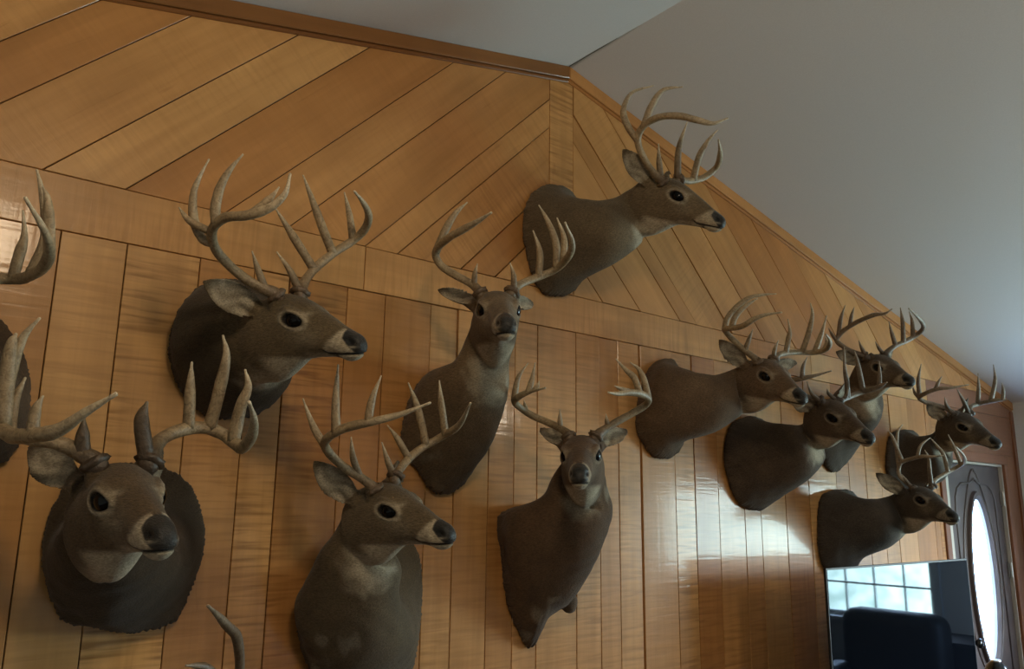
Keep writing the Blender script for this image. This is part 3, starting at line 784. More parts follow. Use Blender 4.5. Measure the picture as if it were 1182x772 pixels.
def deer(key, label, d):
    X, Y, Z, yaw, pit, rol, sc = d['pose']
    pos = np.array([X, Y, Z]); R = rotm(yaw, pit, rol)
    tw = lambda p: pos+sc*(np.asarray(p)@R.T)
    cape = np.array([ray(x, y, 0) for x, y in d['cape']])
    cc = (cape.min(0)+cape.max(0))/2
    root = thing('deer_shoulder_mount', label, 'mounted deer', tuple(cc), group='whitetail deer shoulder mounts on the panelled wall')
    inv = Matrix.Translation(-Vector(root.location))
    # ---- rings
    up = np.array([0, 0, 1.]); rings = []; refs = []
    # densify the contour
    k = len(cape); dense = catmull(np.concatenate([cape, cape[:1]]), 8)[:-1]
    side0 = np.array([-1., 0, 0])*-1
    # looking along the head's forward axis, deer's left (+y head) is 'side'
    sideW = np.array([1., 0, 0])
    g = ring_by_angle(dense, up, sideW, cc)
    g0 = g.copy(); g0[:, 1] = -0.017
    g1 = g.copy(); g1[:, 1] = -0.050
    ctr = g1.mean(0)
    g1 = ctr+(g1-ctr)*1.015; g1[:, 1] = -0.045
    rings += [g0, g1]
    st = d['st']
    C = [cc]+[(ray(*A, o)+ray(*B, o))/2 for A, B, o, q in st]+[tw((-.02, 0, -.04))]
    for i, (A, B, o, q) in enumerate(st):
        a3, b3 = ray(*A, o), ray(*B, o); c = (a3+b3)/2; e1 = (b3-a3)/2; ax = C[i+2]-C[i]; ax /= np.linalg.norm(ax)
        e2 = np.cross(ax, e1); e2 *= q
        # tilt ring halfway to be square to the neck axis
        h = np.linalg.norm(e1); e1p = e1-ax*(e1@ax)*d.get('sq', .35)
        e1 = e1p/np.linalg.norm(e1p)*h
        th = np.linspace(0, 2*np.pi, 97)[:-1]; poly = c+np.outer(np.cos(th), e1)+np.outer(np.sin(th), e2)
        nn = np.cross(e1, e2); nn /= np.linalg.norm(nn)
        if nn@ax < 0: nn = -nn
        w = (i+1)/(len(st)+1)
        ref = up*(1-w)+R[:, 2]*w-0.3*w*R[:, 0]; ref = ref-nn*(ref@nn); ref /= np.linalg.norm(ref)
        sd = np.cross(nn, ref)
        if sd@(sideW*(1-w)+R[:, 1]*w) < 0: sd = -sd
        rings.append(ring_by_angle(poly, ref, sd, c))
    nk = len(rings)
    for h in HEAD: rings.append(tw(head_ring(h)))
    body = catmull(np.array(rings[:nk+1]), 10)[:-1]
    headr = catmull(np.array(rings[nk:]), 4)
    allr = np.concatenate([body, headr])
    nr = len(allr); V = [p for r_ in allr for p in r_]; F = []
    for i in range(nr-1):
        for k in range(NR): F.append((i*NR+k, i*NR+(k+1) % NR, (i+1)*NR+(k+1) % NR, (i+1)*NR+k))
    V.append(allr[0].mean(0)); V.append(tw((.3185, 0, -.067))); a0, b0 = len(V)-2, len(V)-1
    for k in range(NR):
        F.append(((k+1) % NR, k, a0)); F.append(((nr-1)*NR+k, (nr-1)*NR+(k+1) % NR, b0))
    # ---- ears
    frames = []
    for s, key2 in ((-1, 'earR'), (1, 'earL')):
        spec = d.get(key2, {})
        ln = .165*sc*spec.get('len', 1)
        base = tw((.000, .052*s, .030))
        can = R@np.array(spec.get('dir', (-.42, .80*s, .42))); can /= np.linalg.norm(can)
        tip = base+can*ln
        if 'px' in spec:
            bz = (tip-CAM)@FW
            dv = ray_depth(*spec['px'], 1.0)-CAM; oc = CAM-base; bq = dv@oc; cq = oc@oc-ln*ln; aq = dv@dv; disc = bq*bq-aq*cq
            sols = [(-bq+sg*math.sqrt(max(disc, 0)))/aq for sg in (-1, 1)]
            cand = [CAM+dv*t for t in sols]; tip = min(cand, key=lambda p: np.linalg.norm(p-(base+can*ln)))
        nrm = R@np.array(spec.get('open', (.80, .45*s, -.15)))
        v, f, fr = ear_geo(base, tip, nrm, np.linalg.norm(tip-base), .080*sc*spec.get('w', 1))
        k0 = len(V); V += list(v); F += [tuple(i+k0 for i in q) for q in f]; frames.append((fr, np.linalg.norm(tip-base)))
        # fleshy root of the ear
        a = fr[1]; pr_ = [base-a*.02*sc-0*fr[3], base+a*.012*sc-fr[3]*.004*sc, base+a*.05*sc-fr[3]*.006*sc]
        v, f, _ = tube_mesh(catmull(pr_, 4), np.linspace(.030, .012, 9)*sc, 12); k0 = len(V); V += v; F += [tuple(i+k0 for i in q) for q in f]
        # pedicle
        v, f, _ = tube_mesh([tw((.064, .036*s, .03)), tw((.067, .041*s, .05)), tw((.068, .042*s, .062))], [.024*sc, .020*sc, .014*sc], 12); k0 = len(V); V += v; F += [tuple(i+k0 for i in q) for q in f]
        # brow ridge over the eye
        v, f, _ = tube_mesh(catmull([tw((.090, .046*s, .022)), tw((.118, .050*s, .025)), tw((.145, .044*s, .014)), tw((.165, .036*s, .0))], 4), np.array([.006]+[.0095]*11+[.006])*sc, 10); k0 = len(V); V += v; F += [tuple(i+k0 for i in q) for q in f]
    # brisket and foreleg stubs at the bottom of the cape
    for (px, py, o, rad, elong) in d.get('lumps', []):
        c = ray(px, py, o); n1, n2 = 12, 16; k0 = len(V)
        for i in range(n1+1):
            ph = math.pi*i/n1
            for k in range(n2):
                th = 2*math.pi*k/n2
                V.append(c+rad*np.array([math.sin(ph)*math.cos(th), .8*math.sin(ph)*math.sin(th), elong*math.cos(ph)]))
        for i in range(n1):
            for k in range(n2): F.append((k0+i*n2+k, k0+i*n2+(k+1) % n2, k0+(i+1)*n2+(k+1) % n2, k0+(i+1)*n2+k))
    if d.get('gul', key in 'GHIJKL'):
        n1, n2 = 14, 20; k0 = len(V)
        for i in range(n1+1):
            ph = math.pi*i/n1
            for k in range(n2):
                th = 2*math.pi*k/n2; V.append(tw((-.022+.105*math.cos(ph), .052*math.sin(ph)*math.cos(th), -.118-.22*(-.0)*math.cos(ph)+.058*math.sin(ph)*math.sin(th)+.018*math.cos(ph))))
        for i in range(n1):
            for k in range(n2): F.append((k0+i*n2+k, k0+i*n2+(k+1) % n2, k0+(i+1)*n2+(k+1) % n2, k0+(i+1)*n2+k))
    me = bpy.data.meshes.new('tmp'); me.from_pydata([tuple(map(float, v)) for v in V], [], F); me.update()
    to = bpy.data.objects.new('tmp', me); COL.objects.link(to)
    bm = bmesh.new(); bm.from_mesh(me); bmesh.ops.remove_doubles(bm, verts=bm.verts, dist=1e-5); bmesh.ops.recalc_face_normals(bm, faces=bm.faces); bm.to_mesh(me); bm.free()
    rm = to.modifiers.new('r', 'REMESH'); rm.mode = 'VOXEL'; rm.voxel_size = d.get('vox', .0038); rm.adaptivity = 0
    sm = to.modifiers.new('s', 'SMOOTH'); sm.iterations = 5; sm.factor = .5
    dg = bpy.context.evaluated_depsgraph_get(); ev = to.evaluated_get(dg)
    nm = bpy.data.meshes.new_from_object(ev); bpy.data.objects.remove(to); bpy.data.meshes.remove(me)
    nv = len(nm.vertices); co = np.empty(nv*3); nm.vertices.foreach_get('co', co); co = co.reshape(-1, 3)
    no = np.empty(nv*3); nm.vertices.foreach_get('normal', no) if hasattr(nm.vertices[0], 'normal') else None; no = no.reshape(-1, 3)
    h = (co-pos)@R/sc; hn = no@R
    x, y, z = h[:, 0], h[:, 1], h[:, 2]; ay = np.abs(y)
    onhead = (x > .03) & (ay < .075) & (z < .07) & (z > -.14)
    # ---- sculpt: eye sockets, mouth line, nostrils
    disp = np.zeros(nv)
    EX, EZ = .134, -.002
    u_ = ((x-EX)*.96+(z-EZ)*-.28)/.0250; w_ = ((z-EZ)*.96+(x-EX)*.28)/.0150
    er = np.sqrt(u_*u_+w_*w_)
    er = np.where(onhead & (ay > .022), er, 9)
    disp += -.011*(1-smooth01(er, .78, 1.10)) + .0034*np.exp(-((er-1.30)/.25)**2)
    # tear duct groove
    td = np.sqrt(((x-.160)/.012)**2+((z+.016)/.005)**2); disp += np.where(onhead & (ay > .02), -.003*np.exp(-td**2), 0)
    mz = -.0845+.010*smooth01(-x, -.225, -.200); mouth = np.exp(-((z-mz)/.0026)**2)*smooth01(x, .200, .215)*(x < .32)
    disp += np.where(onhead, -.0045*mouth, 0)
    nsd = np.sqrt(((x-.297)/.0105)**2+((z+.056+.25*(x-.297))/.0070)**2+((ay-.0190)/.0125)**2); rim_glint = np.sqrt(((x-.300)/.0100)**2+((z+.0675)/.0030)**2)*np.where(ay > .009, 1, 9); disp += np.where(x > .26, -.008*np.exp(-nsd**2), 0)
    # cheek hollow, nasal bulb
    disp += np.where(onhead, -.003*np.exp(-(((x-.185)/.022)**2+((z+.035)/.02)**2)), 0)
    disp += np.where(onhead, .0025*np.exp(-(((x-.262)/.016)**2+((z+.058)/.018)**2+((ay-.03)/.02)**2)), 0)
    # coarse hair relief on neck and cape
    nn_ = np.sin(co[:, 0]*61+3*np.sin(co[:, 2]*23))*np.sin(co[:, 2]*47+2*np.sin(co[:, 1]*31)); body_w = 1-smooth01(x, -.08, .0)
    disp += .0012*nn_*body_w
    co2 = co+no*disp[:, None]*sc
    # ragged hair fringe where the cape meets the wall
    fr_ = smooth01(co[:, 1], -.075, -.03)*(.5+.5*smooth01(cape[:, 2].mean()-co[:, 2], -.05, .12)); an = np.arctan2(co[:, 2]-cc[2], co[:, 0]-cc[0])
    am = (.0030*np.sin(an*19+3*np.sin(an*5))*np.sin(an*3+1)+.0022*np.sin(an*61+4*np.sin(an*11))+.0016*np.sin(an*127+3*np.sin(an*17)))*fr_
    co2[:, 0] += am*np.cos(an); co2[:, 2] += am*np.sin(an)
    # keep off the wall
    co2[:, 1] = np.minimum(co2[:, 1], -0.0152)
    nm.vertices.foreach_set('co', co2.ravel()); nm.update()
    # ---- colouring (the coat's markings, plus painted cape shade and nostril glints)
    c = lambda *v: np.array(v)
    bc = np.array(d.get('coat', (.105, .070, .040)))
    colr = np.tile(bc, (nv, 1))
    def lay(w, cl): 
        nonlocal colr
        w = np.clip(w, 0, 1)[:, None]; colr = colr*(1-w)+np.array(cl)*w
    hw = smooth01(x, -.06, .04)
    lay(1-smooth01(x, -.16, -.02), bc*d.get('cape_shade', .85))  # shade on cape and neck, painted into the coat colour
    lay(hw*.6, bc*1.28+c(.006, .008, .01))
    lay(onhead*.75*smooth01(z, .018, .045)*(1-smooth01(x, .19, .24)), bc*.72)            # darker forehead
    lay(onhead*.7*smooth01(x, .15, .20)*smooth01(z+x*.42, .058, .085), bc*.78)           # dark bridge
    lay(onhead*.55*np.exp(-(((x-.165)/.035)**2+((z+.045)/.03)**2)), (.20, .165, .125))    # grey cheek
    wht = np.array(d.get('white', (.50, .44, .36)))
    lay(np.where(er < 9, d.get('ring', .55)*np.exp(-((er-1.42)/.30)**2)*(.72+.28*np.clip(-w_+u_*.2, -1, 1)), 0), wht*.85)                     # eye ring
    lay(1-smooth01(er, 1.0, 1.2), (.008, .006, .005))
    lay(onhead*.55*np.exp(-(td*.6)**2)*(ay > .02), (.03, .022, .016))
    # white under the jaw, throat patch, chin
    jaw = smooth01(-z, .086+0*x, .103)*smooth01(x, .0, .06)*(ay < .06)
    lay(jaw*.9*(x > .0), wht*.92)
    tp0 = d.get('throat', (-.01, 0, -.175, .085, .075, .055, 1.0))
    th_ = np.sqrt(((x-tp0[0])/tp0[3])**2+((y-tp0[1])/tp0[4])**2+((z-tp0[2])/tp0[5])**2); th_ = th_+.16*np.sin(x*90+2*np.sin(y*70))*np.sin(z*80+y*40); lay((1-smooth01(th_, .45, 1.45))*tp0[6], wht*.85)
    # muzzle: pale band, dark spot at the lip, white chin
    ztop = -.078+(x-.205)*.86
    band = smooth01(ztop+.010-z, 0, .020)*smooth01(x, .200, .222)*(1-smooth01(x, .300, .306))*(ay > .008)*smooth01(z, mz-.002, mz+.001)
    mz_ = d.get('muz', 1.0); brk = .85+.15*np.sin(x*260+z*170)*np.sin(z*310-x*90)
    lay(onhead*band*.92*brk*mz_, wht)
    lay(onhead*smooth01(x, .228, .246)*smooth01(-z, .085, .089)*(.3+.7*mz_), wht)
    lay(onhead*.45*smooth01(x, .13, .17)*(1-smooth01(x, .22, .24))*smooth01(-z, .076, .088), wht)
    lay(onhead*.95*np.exp(-(((x-.246)/.009)**2+((z+.0915)/.007)**2)), (.02, .015, .012))
    bnd = .272+1.0*np.maximum(0, -.046-z)
    nz = smooth01(x, bnd-.003, bnd+.003)*smooth01(z, -.0835, -.079)*onhead
    nz = np.maximum(nz, smooth01(x, .303, .307)*smooth01(z, -.0835, -.079)*onhead)
    lay(nz, (.020, .019, .019)); gloss = 1-nz
    lay(np.where(x > .25, .75*np.exp(-rim_glint**2), 0)*onhead, wht*.75)  # highlight on the nostril rim, painted as a pale crescent
    lay(np.where(x > .26, np.clip(np.exp(-(nsd*.85)**2)*1.6, 0, 1), 0), (.001, .001, .001))
    lay(onhead*np.clip(mouth*1.5, 0, 1)*(x > .20), (.008, .006, .005))
    # pale flecks before the eye, pale tuft at the ear root
    lay(onhead*.5*d.get('ring', .55)*np.exp(-(((x-.168)/.010)**2+((z-.012)/.006)**2))*(ay > .015), wht*.8)
    # ears
    for (b_, a_, bb, n_), ln in frames:
        q = co-b_; uu = q@a_/ln; vv = q@bb/(.044*sc); ww = q@n_; ne = no@n_
        ine = (uu > .10) & (uu < 1.05) & (np.abs(vv) < 1.15) & (np.abs(ww) < .05*sc)
        ino = ine & (ne > .12)
        lay(np.where(ine, smooth01(uu, .05, .2)*.8, 0), bc*.85)
        hair = .5+.5*np.sin(vv*9+3*np.sin(uu*8)); 
        lay(np.where(ino, smooth01(uu, .02, .2)*(1-smooth01(np.abs(vv), .55, .95))*(1-smooth01(uu, .72, .95))*(.55+.4*hair), 0), wht*.75)
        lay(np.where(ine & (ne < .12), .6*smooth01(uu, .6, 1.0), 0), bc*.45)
        lay(np.where(ine, .7*smooth01(np.abs(vv)+.0*uu, .82, 1.0)*smooth01(uu, .15, .4), 0), bc*.4)
    # darker mane line and brisket, faint lighter belly hair patches
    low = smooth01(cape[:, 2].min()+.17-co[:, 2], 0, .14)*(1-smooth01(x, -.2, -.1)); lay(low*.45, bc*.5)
    q_ = co-CAM; zz = q_@FW; pxx = 591+FP*(q_@RT)/zz; pyy = 386-FP*(q_@UP)/zz
    for (px, py, o, rad, s_, colk) in d.get('marks', []):
        cand = np.where(np.hypot(pxx-px, pyy-py) < 3)[0]
        if not len(cand): continue
        m0 = co[cand[np.argmin(zz[cand])]]
        dd = np.linalg.norm((co-m0)*np.array([1, .6, 1]), axis=1)/rad*(1+.35*np.sin(co[:, 0]*140+co[:, 2]*90)); lay((1-smooth01(dd, .3, 1.3))*s_, wht*colk if colk > 0 else bc*(-colk))
    ca = nm.color_attributes.new('fur', 'FLOAT_COLOR', 'POINT')
    ca.data.foreach_set('color', np.concatenate([colr, gloss[:, None]], 1).ravel())
    nm.polygons.foreach_set('use_smooth', [True]*len(nm.polygons)); nm.materials.clear(); nm.materials.append(M_FUR); nm.name = 'body'
    bo = bpy.data.objects.new('body', nm); COL.objects.link(bo); bo.parent = root; bo.matrix_parent_inverse = inv
    # ---- eyes
    for s in (-1, 1):
        bm = bmesh.new(); bmesh.ops.create_uvsphere(bm, u_segments=28, v_segments=20, radius=.0255*sc)
        e = bm_obj('eye', bm, M_EYE, smooth=True); ce = tw((EX, .0368*s, EZ))
        e.parent = root; e.matrix_parent_inverse = inv; e.location = tuple(ce)
    # ---- antlers
    for s, kk in ((-1, 'aR'), (1, 'aL')):
        if kk in d:
            build_antler(root, s, None, d[kk][0], d[kk][1], R, pos, sc, d.get('tone', TONE), d.get('thick', 1.0), hash_(key)+s, d.get('dk', 1.0), d.get('browk', 1.0))
    return root
def hash_(k): return sum(ord(c) for c in k)*13
def T(ox, oy, s, pts): return [(ox+x/s, oy+y/s) for x, y in pts]
TONE = ((.13, .085, .05), (.37, .275, .160), (.66, .56, .40))
DARKT = ((.05, .032, .02), (.15, .105, .065), (.36, .29, .20))

DEER = {}
c = lambda pts: T(180, 160, 2.2706, pts)
DEER['C'] = dict(cape_shade=.42, ring=.95, coat=(.105, .076, .043), label='buck in profile with long pale antlers and a round cape shaded almost black',
    pose=(0.820, -0.358, 2.173, -71.367, -5.760, 12.851, 1.026), vox=.0031,
    cape=[(250, 326), (222, 337), (202, 362), (192, 398), (197, 432), (212, 462), (236, 479), (262, 484), (290, 478), (310, 462), (322, 430), (330, 395), (320, 355), (290, 330)],
    st=[((228, 338), (318, 462), .13, .85), ((252, 345), (326, 440), .24, .8)],
    earR=dict(px=(235, 325), open=(.75, .5*-1, -.1)), earL=dict(),
    aR=(c([(318, 412), (280, 392), (235, 368), (190, 330), (155, 285), (148, 240), (180, 208), (240, 200), (300, 180), (338, 145), (352, 92)]),
        [('b', c([(290, 385), (268, 345), (252, 295)])), ('t', c([(150, 275), (122, 262), (100, 215), (98, 150), (112, 105), (139, 54)])), ('t', c([(108, 240), (88, 215), (60, 180)])),
         ('t', c([(150, 222), (156, 180), (170, 125), (195, 80), (228, 41)])), ('t', c([(245, 198), (285, 170), (305, 150), (323, 127)]))]),
    aL=(c([(378, 405), (393, 370), (425, 332), (470, 297), (512, 270), (545, 240), (558, 205), (545, 170), (520, 138)]),
        [('b', c([(385, 405), (352, 348), (317, 297)])), ('t', c([(408, 335), (372, 275), (340, 225), (312, 180)])), ('t', c([(462, 295), (432, 220), (406, 150), (386, 96)])), ('t', c([(513, 262), (507, 200), (494, 141)]))]))
c = lambda pts: T(320, 420, 2.193, pts)
DEER['D'] = dict(cape_shade=.75, ring=.95, coat=(.105, .076, .046), label='grey-brown buck in profile with bright white throat patch, cape cut by the lower edge',
    pose=(1.147, -0.345, 1.697, -79.701, -1.235, 9.416, 0.999), vox=.0031,
    cape=[(405, 602), (376, 635), (352, 668), (341, 705), (342, 742), (352, 765), (368, 792), (400, 812), (440, 806), (462, 780), (473, 740), (477, 690), (474, 645), (455, 618), (430, 600)],
    st=[((347, 690), (468, 735), .13, .8), ((372, 637), (455, 690), .23, .75), ((395, 604), (456, 658), .29, .8)],
    earR=dict(px=(362, 533), open=(.65, -.7, -.1)), throat=(.00, 0, -.17, .075, .075, .075, 1.0),
    lumps=[(375, 770, .07, .045, 1.5), (440, 778, .08, .045, 1.4)], marks=[(372, 742, .14, .02, .5, .45), (405, 745, .15, .03, .55, .4), (360, 765, .1, .03, .5, .4)],
    aR=(c([(248, 318), (215, 290), (170, 262), (132, 225), (122, 195), (165, 165), (230, 148), (310, 128), (388, 98)]),
        [('b', c([(210, 285), (192, 235), (187, 185)])), ('t', c([(125, 210), (92, 160), (65, 88)])), ('t', c([(150, 165), (148, 90), (154, 2)])), ('t', c([(235, 148), (240, 90), (263, 30)]))]),
    aL=(c([(300, 285), (328, 245), (370, 210), (420, 182), (460, 155), (489, 99)]),
        [('b', c([(298, 290), (280, 245), (265, 199)])), ('t', c([(330, 240), (305, 190), (279, 155)])), ('t', c([(378, 205), (355, 110), (332, 48)])), ('t', c([(425, 178), (415, 100), (410, 42)]))]))
c9 = lambda pts: T(0, 350, 3.86, pts); c10 = lambda pts: T(140, 370, 4.2875, pts)
DEER['B'] = dict(ring=.75, tone=((.06, .038, .022), (.36, .27, .16), (.66, .56, .40)), label='big buck turned to the viewer with massive antlers and rough dark brow tines',
    pose=(0.447, -0.472, 1.710, -87.175, -0.783, 6.421, 1.088), vox=.0032,
    cape=[(118, 540), (85, 552), (62, 580), (50, 612), (47, 645), (53, 680), (64, 700), (66, 716), (95, 716), (136, 727), (170, 722), (196, 715), (205, 697), (220, 660), (229, 622), (222, 582), (202, 552), (160, 538)],
    st=[((54, 648), (222, 640), .10, 1.0), ((66, 622), (198, 632), .25, .9), ((80, 600), (178, 618), .34, .95)], throat=(.03, 0, -.155, .08, .06, .035, .55),
    earR=dict(px=(33, 514), open=(.85, -.3, -.1)), earL=dict(px=(190, 522), open=(.5, .5, -.1)), coat=(.085, .056, .031), cape_shade=.5, browk=1.3, thick=1.15, dk=1.0,
    aR=(c9([(425, 715), (345, 660), (265, 625), (170, 605), (60, 585), (10, 560), (60, 592), (160, 588), (270, 560), (390, 480), (518, 403)]),
        [('b', c9([(400, 710), (372, 660), (370, 590), (374, 512)])), ('t', c9([(15, 560), (22, 400), (55, 270), (105, 150), (177, 66)])), ('t', c9([(30, 330), (45, 215), (72, 135)])), ('t', c9([(50, 560), (62, 440), (113, 331)])), ('t', c9([(150, 590), (158, 480), (192, 413)]))]),
    aL=(c10([(140, 700), (165, 625), (225, 570), (320, 535), (420, 532), (500, 560), (560, 605), (600, 628), (645, 570), (657, 490), (632, 403)]),
        [('b', c10([(110, 700), (112, 600), (100, 490), (128, 403)])), ('t', c10([(328, 530), (340, 350), (349, 206)])), ('t', c10([(440, 530), (480, 370), (520, 180), (503, 73)])), ('t', c10([(555, 595), (590, 430), (628, 330), (613, 243)]))]))
c = lambda pts: T(440, 220, 2.1444, pts)
DEER['E'] = dict(muz=0.8, label='slender upright-necked buck facing the viewer, directly below the horizontal wall band',
    pose=(1.547, -0.378, 2.299, -121.566, -6.569, 2.518, 1.066),
    cape=[(503, 428), (480, 441), (465, 470), (460, 500), (462, 523), (480, 542), (487, 556), (505, 568), (527, 557), (540, 532), (550, 495), (550, 455), (532, 428)],
    st=[((494, 432), (562, 515), .14, .8), ((524, 420), (582, 458), .27, .8), ((538, 398), (584, 420), .30, .9)], throat=(-.01, 0, -.19, .1, .075, .075, .85),
    earR=dict(px=(505, 333), w=.72, open=(.75, -.1, .5)), earL=dict(px=(616, 349), w=.72, open=(.8, .3, .3)), coat=(.125, .085, .050), lumps=[(506, 545, .04, .045, 1.5)], marks=[(497, 530, .12, .022, .5, .4)],
    aR=(c([(245, 255), (225, 232), (180, 207), (145, 182), (135, 150), (160, 122), (200, 98), (240, 75), (273, 54)]),
        [('b', c([(228, 235), (232, 205), (238, 181)])), ('t', c([(140, 155), (160, 95), (185, 55), (213, 29)]))]),
    aL=(c([(323, 252), (345, 232), (385, 215), (430, 195), (462, 165), (473, 130), (455, 79)]),
        [('b', c([(328, 248), (328, 210), (319, 179)])), ('t', c([(392, 210), (392, 150), (376, 99)])), ('t', c([(432, 190), (432, 130), (412, 75), (390, 36)])), ('t', c([(448, 180), (453, 120), (435, 67)]))]))
c = lambda pts: T(560, 372, 3.86, pts)
DEER['F'] = dict(muz=0.8, label='buck looking straight ahead, its shoulder sweeping down to a pointed flap',
    pose=(1.943, -0.373, 1.872, -136.551, -2.460, 1.686, 1.055),
    cape=[(572, 590), (568, 602), (573, 630), (578, 680), (584, 705), (593, 722), (601, 740), (608, 747), (614, 728), (620, 712), (632, 700), (644, 686), (650, 655), (646, 615), (630, 588), (600, 584)],
    st=[((598, 586), (654, 692), .13, .7), ((628, 575), (686, 638), .24, .75), ((641, 558), (700, 588), .29, .9)], throat=(.0, 0, -.15, .09, .06, .05, .5),
    earR=dict(px=(623, 493), w=.72, open=(.6, -.1, .6)), earL=dict(px=(725, 495), w=.75, open=(.8, .3, .4)), coat=(.095, .056, .032),
    lumps=[(657, 695, .12, .035, 1.1)], marks=[(622, 712, .05, .03, .45, .5), (640, 695, .12, .018, .5, .5), (608, 735, .04, .02, .4, .5), (704, 568, .4, .03, .5, .6)],
    aR=(c([(375, 508), (340, 475), (290, 450), (230, 425), (170, 390), (132, 355), (150, 332), (200, 308), (268, 292)]),
        [('b', c([(338, 470), (333, 430), (333, 387)])), ('t', c([(130, 352), (135, 300), (150, 240), (191, 182)])), ('t', c([(192, 310), (207, 260), (222, 180)])), ('t', c([(215, 305), (232, 285), (241, 262)])), ('t', c([(185, 400), (178, 375), (174, 348)]))]),
    aL=(c([(492, 510), (540, 472), (600, 435), (660, 402), (715, 368), (726, 340), (690, 318), (640, 312), (590, 318), (548, 312)]),
        [('t', c([(722, 345), (712, 270), (685, 210), (647, 179)])), ('t', c([(692, 318), (665, 250), (625, 210), (583, 163)])), ('f', c([(645, 312), (610, 298), (577, 283)])), ('b', c([(545, 468), (542, 440), (539, 408)]))]))
c = lambda pts: T(580, 80, 2.757, pts)
DEER['G'] = dict(muz=0.7, ring=.8, label='topmost buck, mounted alone above the wall band under the roof peak',
    pose=(2.337, -0.374, 2.927, -75.286, -21.227, 8.159, 1.057),
    cape=[(625, 217), (611, 225), (602, 243), (600, 270), (605, 298), (614, 328), (630, 342), (648, 340), (662, 326), (670, 290), (665, 248), (648, 222)],
    st=[((650, 224), (672, 324), .12, .8), ((682, 231), (710, 304), .23, .75), ((712, 227), (738, 281), .26, .8)], coat=(.125, .090, .055), throat=(.0, 0, -.16, .07, .07, .06, .9),
    earR=dict(px=(719, 172), w=1.0, open=(.6, -.8, .0)),
    aR=(c([(512, 358), (478, 325), (448, 280), (430, 225), (450, 180), (500, 152), (560, 148), (620, 162), (670, 172), (717, 156)]),
        [('t', c([(428, 222), (398, 180), (385, 130), (412, 75), (481, 52)])), ('t', c([(455, 180), (475, 115), (512, 66), (573, 56)])), ('b', c([(512, 340), (498, 290), (497, 237)]))]),
    aL=(c([(560, 352), (595, 355), (640, 345), (680, 312), (693, 270), (688, 224)]),
        [('b', c([(545, 345), (562, 250), (588, 167)])), ('t', c([(605, 350), (625, 280), (652, 230), (684, 194)]))]), thick=1.08)
c = lambda pts: T(820, 330, 7.72, pts)
DEER['H'] = dict(muz=0.75, label='tan buck with yellowish throat beside the wide dark gap between boards',
    pose=(2.989, -0.369, 2.279, -109.430, -15.279, 1.579, 1.047),
    cape=[(754, 417), (742, 430), (732, 462), (730, 494), (738, 512), (752, 527), (768, 526), (779, 512), (784, 480), (781, 445), (770, 418)],
    st=[((774, 420), (788, 511), .12, .8), ((806, 431), (826, 498), .23, .75), ((834, 431), (848, 483), .26, .85)], coat=(.115, .073, .044), throat=(-.04, 0, -.15, .07, .08, .065, .8),
    earR=dict(px=(830, 392), w=1.0, open=(.6, -.75, .0)), earL=dict(px=(921, 419), w=.8),
    aR=(c([(425, 685), (390, 640), (320, 585), (240, 515), (165, 440), (128, 385), (170, 378), (240, 370), (310, 345), (400, 290), (500, 255), (636, 235)]),
        [('t', c([(125, 385), (150, 290), (230, 190), (350, 105), (470, 78), (586, 70)])), ('t', c([(190, 370), (230, 260), (330, 165), (420, 110)])), ('b', c([(315, 560), (345, 470), (379, 383)]))]),
    aL=(c([(560, 655), (610, 612), (700, 595), (800, 590), (900, 592), (1000, 578), (1055, 535), (1062, 480), (1030, 430)]),
        [('b', c([(550, 650), (572, 570), (606, 484)])), ('t', c([(670, 595), (695, 470), (708, 400), (690, 293)])), ('t', c([(820, 580), (870, 440), (908, 260), (892, 153)])), ('t', c([(930, 580), (985, 440), (1036, 263)])), ('t', c([(1010, 575), (1037, 500), (1018, 440)]))]))
c = lambda pts: T(900, 330, 6.433, pts)
DEER['I'] = dict(muz=0.45, label='dark-faced buck with long pale throat, partly hidden behind two other deer',
    pose=(4.030, -0.360, 2.428, -118.395, -10.190, 2.055, 1.031),
    cape=[(955, 458), (945, 480), (941, 510), (946, 533), (955, 542), (968, 534), (979, 518), (984, 498), (985, 475), (972, 456)],
    st=[((966, 456), (992, 508), .13, .8), ((982, 440), (1010, 485), .25, .8), ((988, 430), (1014, 462), .28, .85)], coat=(.085, .060, .042), throat=(-.03, 0, -.2, .11, .09, .10, .85),
    earR=dict(px=(965, 406), open=(.7, -.7, 0)), tone=((.08, .055, .036), (.22, .16, .105), (.42, .35, .26)),
    aR=(c([(635, 525), (540, 490), (480, 455), (425, 408), (450, 355), (520, 300), (610, 250), (700, 215), (780, 205), (834, 171)]),
        [('t', c([(425, 410), (392, 365), (361, 313)])), ('t', c([(438, 370), (452, 250), (486, 144)])), ('t', c([(512, 300), (535, 215), (554, 158)])), ('b', c([(655, 520), (608, 460), (589, 406)]))]),
    aL=(c([(780, 515), (850, 450), (930, 412), (1000, 375), (1055, 330), (1065, 285), (1020, 225), (958, 167)]),
        [('b', c([(775, 515), (735, 460), (711, 413)])), ('t', c([(862, 445), (832, 350), (811, 267)])), ('t', c([(920, 412), (912, 270), (896, 162)])), ('t', c([(992, 375), (985, 270), (962, 190)]))]))
c = lambda pts: T(900, 400, 7.72, pts); c2 = lambda pts: T(900, 330, 6.433, pts)
